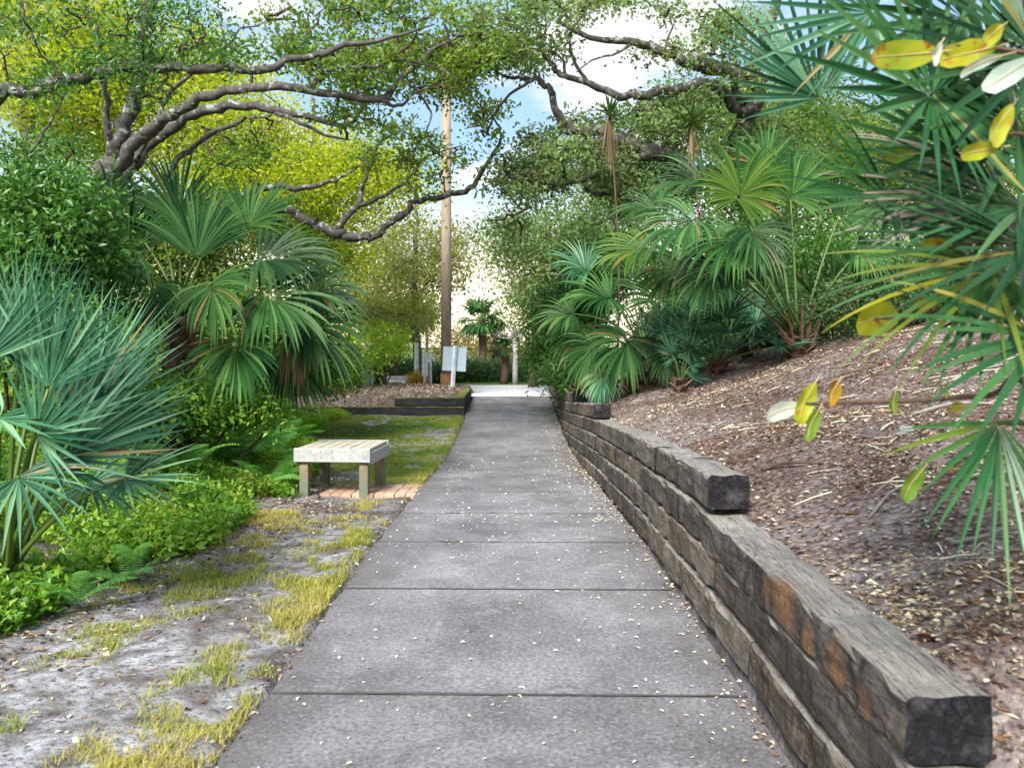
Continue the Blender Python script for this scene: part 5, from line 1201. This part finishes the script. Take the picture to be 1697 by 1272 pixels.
# ------------------------------------------------------------------ sea grape close at the right
def seagrape():
    b = np.array([1.55, 2.15, float(gz(1.55, 2.15))])
    t = thing('sea_grape', 'sea grape with round yellow, orange and pale leaves on bare twigs among the palmetto blades', 'shrub', b)
    def stem(pts, r0, r1):
        p = smooth_path(np.array(pts), 6); V, Q, T = tube_geo(p, np.linspace(r0, r1, len(p)), 6, True, .1); mk('stem', V, Q, T, M['bark_brown'], t, True)
    stem([b, b + W(-.02, 0, .5), P(1745, 560, 2.0), P(1725, 400, 2.05), P(1738, 240, 2.0), P(1715, 90, 2.0), P(1690, -40, 2.0)], .013, .005)
    stem([b + W(0, 0, .25), P(1712, 655, 2.0), P(1640, 655, 2.0), P(1500, 664, 2.05), P(1385, 667, 2.1), P(1335, 668, 2.12)], .009, .003)
    stem([b + W(0, 0, .2), P(1705, 770, 1.95), P(1660, 757, 1.95), P(1600, 760, 1.95), P(1580, 772, 1.95)], .007, .003)
    stem([P(1705, 790, 1.95), P(1650, 790, 1.95), P(1560, 800, 1.98), P(1515, 815, 2.0)], .005, .002)
    stem([P(1738, 240, 2.0), P(1690, 222, 1.95), P(1655, 225, 1.9)], .006, .003)
    stem([P(1715, 90, 2.0), P(1600, 75, 1.95), P(1540, 85, 1.95)], .006, .003)
    stem([P(1726, 420, 2.05), P(1600, 500, 2.1), P(1490, 525, 2.2), P(1450, 528, 2.25)], .006, .003)
    stem([P(1725, 400, 2.05), P(1620, 405, 2.1), P(1560, 412, 2.2)], .005, .003)
    def leaf(px, py, d, w_px, h_px, rot, mat, curl=.3, yaw=0, pitch=0, label=None):
        c = P(px, py, d); n = 14; W_, H_ = w_px / F * d / 2, h_px / F * d / 2
        V = [[0, 0, 0]]; rings = (.35, .7, 1.0); ph = np.linspace(0, 2 * np.pi, n, endpoint=False)
        for r in rings:
            for k, a in enumerate(ph):
                wob = 1 + .05 * math.sin(5 * a + px) + .03 * math.sin(9 * a + py) + (-.12 if k == 10 and r == 1 else 0)
                x, z = math.cos(a) * r * wob * W_, math.sin(a) * r * wob * H_
                V.append([x, -curl * (abs(z) * .7 + x * x / max(W_, .01) * 1.1) + .06 * H_ * math.sin(4 * a + px) * r, z])
        T = [[0, 1 + k, 1 + (k + 1) % n] for k in range(n)]; Q = [[1 + i * n + k, 1 + (i + 1) * n + k, 1 + (i + 1) * n + (k + 1) % n, 1 + i * n + (k + 1) % n] for i in range(2) for k in range(n)]
        Rl = (rotz(yaw) @ rotx(pitch) @ roty(rot)).T; V = np.array(V) @ Rl + c
        o = mk('leaf', V, Q, T, mat, t, True)
        if label: o['label'] = label
        ax = 0 if W_ >= H_ else 2; hl = max(W_, H_); u = np.linspace(-.85, 1.35, 10); mp_ = np.zeros((10, 3)); mp_[:, ax] = u * hl
        mp_[:, 1] = -curl * ((u * hl) ** 2 / max(W_, .01) * 1.1 if ax == 0 else np.abs(u * hl) * .7) - .0012
        VV, QQ, TT = tube_geo(mp_ @ Rl + c, np.linspace(.0007, .0017, 10), 5, True); mk('midrib', VV, QQ, TT, M['veins'], o, True)
    leaf(1448, 528, 2.25, 78, 62, -.25, M['sgY'], .25, .2, .3, 'round bright yellow leaf')
    leaf(1331, 669, 2.12, 34, 76, .45, M['sgY'], .3, .3, 0, 'yellow leaf at the twig tip'); leaf(1293, 680, 2.15, 62, 32, -.35, M['sgP'], .3, .2, .2, 'pale silvery underside leaf at the twig tip'); leaf(1342, 704, 2.1, 30, 60, .5, M['sgG'], .3, .5, 0)
    leaf(1378, 650, 2.1, 34, 46, .6, M['sgO'], .3, .6, 0, 'orange leaf'); leaf(1508, 803, 2.0, 32, 66, .62, M['sgG'], .3, .2, 0, 'single green leaf'); leaf(1574, 770, 1.95, 30, 18, -.5, M['sgO'], .4, .3, 0)
    leaf(1479, 666, 2.05, 18, 40, .1, M['sgG'], .3, .4, 0); leaf(1582, 673, 2.02, 30, 20, -.1, M['sgY'], .3, .3, .3); leaf(1565, 645, 2.02, 14, 34, .3, M['sgY'], .3, .7, 0)
    leaf(1492, 92, 1.95, 118, 50, -.12, M['sgB'], .15, .15, .2, 'big yellow leaf blotched rust red'); leaf(1598, 90, 1.95, 92, 44, -.2, M['sgY'], .2, -.1, .2); leaf(1546, 92, 1.9, 20, 46, .45, M['sgP'], .5, .5, 0); leaf(1618, 108, 1.88, 80, 18, -.5, M['sgP'], .3, .2, .4)
    leaf(1664, 128, 1.85, 80, 40, -.55, M['sgP'], .3, -.3, .1); leaf(1652, 212, 1.88, 36, 84, .55, M['sgY'], .35, .3, 0); leaf(1612, 252, 1.9, 70, 30, -.25, M['sgY'], .4, .2, .2); leaf(1482, 260, 2.3, 60, 26, -.2, M['sgG'], .3, .2, .2)
    leaf(1549, 408, 2.2, 56, 32, .1, M['sgY'], .3, .1, .3); leaf(1567, 450, 2.15, 26, 24, .1, M['sgO'], .3, .4, .2); leaf(1525, 500, 2.2, 34, 22, .2, M['sgO'], .3, .3, .3); leaf(1640, 60, 1.9, 30, 50, .8, M['sgY'], .3, .3, .2); leaf(1690, 660, 1.9, 30, 60, .2, M['sgP'], .3, .8, 0)
seagrape()

# ------------------------------------------------------------------ pole, signs and far bits
def pole():
    d = 24; b = at_ground(739.5, d); t = thing('utility_pole', 'tall brown wooden utility pole with a worn orange band at its foot', 'utility pole', b)
    q = MB(); q.tube(np.array([b - UP * .1, b + UP * 4, b + UP * 9.6]), [.15, .14, .118], 18, True); q.build('pole', M['pole'], t, True, use_rnd=False)
    q = MB(); q.tube(np.array([b + UP * .0, b + UP * .45]), [.1585, .1575], 18, False); q.build('orange_band', M['wrap'], t, True, use_rnd=False)
pole()
def sign(label, d, post, panel, pmat='sign', tri=False, w=.085, group='sign backs by the road'):
    """post: (px_bottom, py_bottom, px_top, py_top); panel: pixel corners"""
    bx = P(post[0], post[1], d); b = np.array([bx[0], d, float(gz(bx[0], d))]); tp = P(post[2], post[3], d)
    t = thing('road_sign', label, 'sign', b, group)
    V, Q, T = tube_geo(np.array([b - UP * .1, b + (tp - b) * .5, tp]), w * .62, 4, True); mk('post', V, Q, T, M['signpost'], t, False)
    c = np.array([P(x, y, d + .06) for (x, y) in panel]); bk = c + np.array([0, .012, 0]); n = len(c)
    V = np.vstack([c, bk]); Q = [[i, i + n, (i + 1) % n + n, (i + 1) % n] for i in range(n)]; T = None
    if n == 4: Q += [[0, 1, 2, 3], [7, 6, 5, 4]]
    else: T = [[0, 1, 2], [5, 4, 3]]
    mk('panel', V, Q, T, M[pmat], t, False)
sign('largest blue-grey sign back on a leaning post in front of the utility pole', 21.9, (749.6, 642, 754.6, 572.4), [(732.7, 613.4), (771.6, 615.6), (773.7, 576), (734.8, 573.8)])
sign('tall narrow sign back on a white post beside the triangular one', 23.4, (703.5, 637, 704, 584), [(699, 623), (709, 623), (709, 584), (700, 584)], 'signw', w=.05)
sign('small white triangular sign back on a thin post', 23.8, (714, 637, 714, 586), [(708, 600), (724, 594), (712, 587)], 'signw', w=.05)
sign('pale slanted sign back beyond the palm fans and shrub stems', 22.8, (616, 632, 616, 566), [(598, 599), (611, 600), (613, 574), (603, 572)], 'signw', w=.08)
def post(label, px, py0, py1, d, r, mat, name='post', cat='post'):
    bx = P(px, py0, d); b = np.array([bx[0], d, float(gz(bx[0], d))]); tp = P(px - .5, py1, d)
    q = MB(); q.tube(np.array([b - UP * .05, (b + tp) / 2, tp]), [r, r * .95, r * .9], 12, True); tag(q.build(name, mat, None, True, org=b, use_rnd=False), label, cat)
post('pale greenish round post behind the small signs', 690.5, 625, 568, 26.2, .07, M['palepost'])
post('thin brown wooden post behind the small triangular sign', 708, 637, 520, 26.0, .05, M['pole'])
def lowwall():
    d = 26.4; b = at_ground(659, d); t = thing('low_wall', 'low white masonry wall with a cap beyond the mulch bed', 'wall', b)
    q = MB(); q.box(b + UP * .12, (.62, .2, .34), None, .01); q.build('wall_body', M['white'], t, use_rnd=False); q = MB(); q.box(b + UP * .325, (.70, .26, .06), None, .01); q.build('cap', M['white'], t, use_rnd=False)
lowwall()
def ubox():
    d = 22.6; b = at_ground(608, d); t = thing('utility_box', 'pale grey utility box half hidden by shrub stems', 'utility box', b)
    q = MB(); q.box(b + UP * .18, (.22, .18, .44), None, .012); q.build('cabinet', M['sign'], t, use_rnd=False); q = MB(); q.box(b + UP * .415, (.25, .21, .025), None, .006); q.build('lid', M['signpost'], t, use_rnd=False)
ubox()
def deadtrunk():
    d = 28.6; b = at_ground(854, d); t = thing('dead_tree', 'pale bare broken trunk standing alone across the road', 'tree', b)
    top = P(853, 558, d); V, Q, T = tube_geo(np.array([b - UP * .1, b + (top - b) * .3, b + (top - b) * .6 + W(.02, 0, 0), top]), [.105, .09, .088, .08], 12, True, .05); mk('trunk', V, Q, T, M['deadwood'], t, True)
    mb = MB()
    for k in range(26):
        e = top + rdir(1, .7)[0] * rng.uniform(.3, .9); mb.tube([top - UP * .05, (top + e) / 2 + rng.normal(0, .06, 3), e], [.03, .015, .005], 4, False)
    o = mb.build('broken_twigs', M['deadwood'], t, True, use_rnd=False); o['kind'] = 'stuff'
deadtrunk()
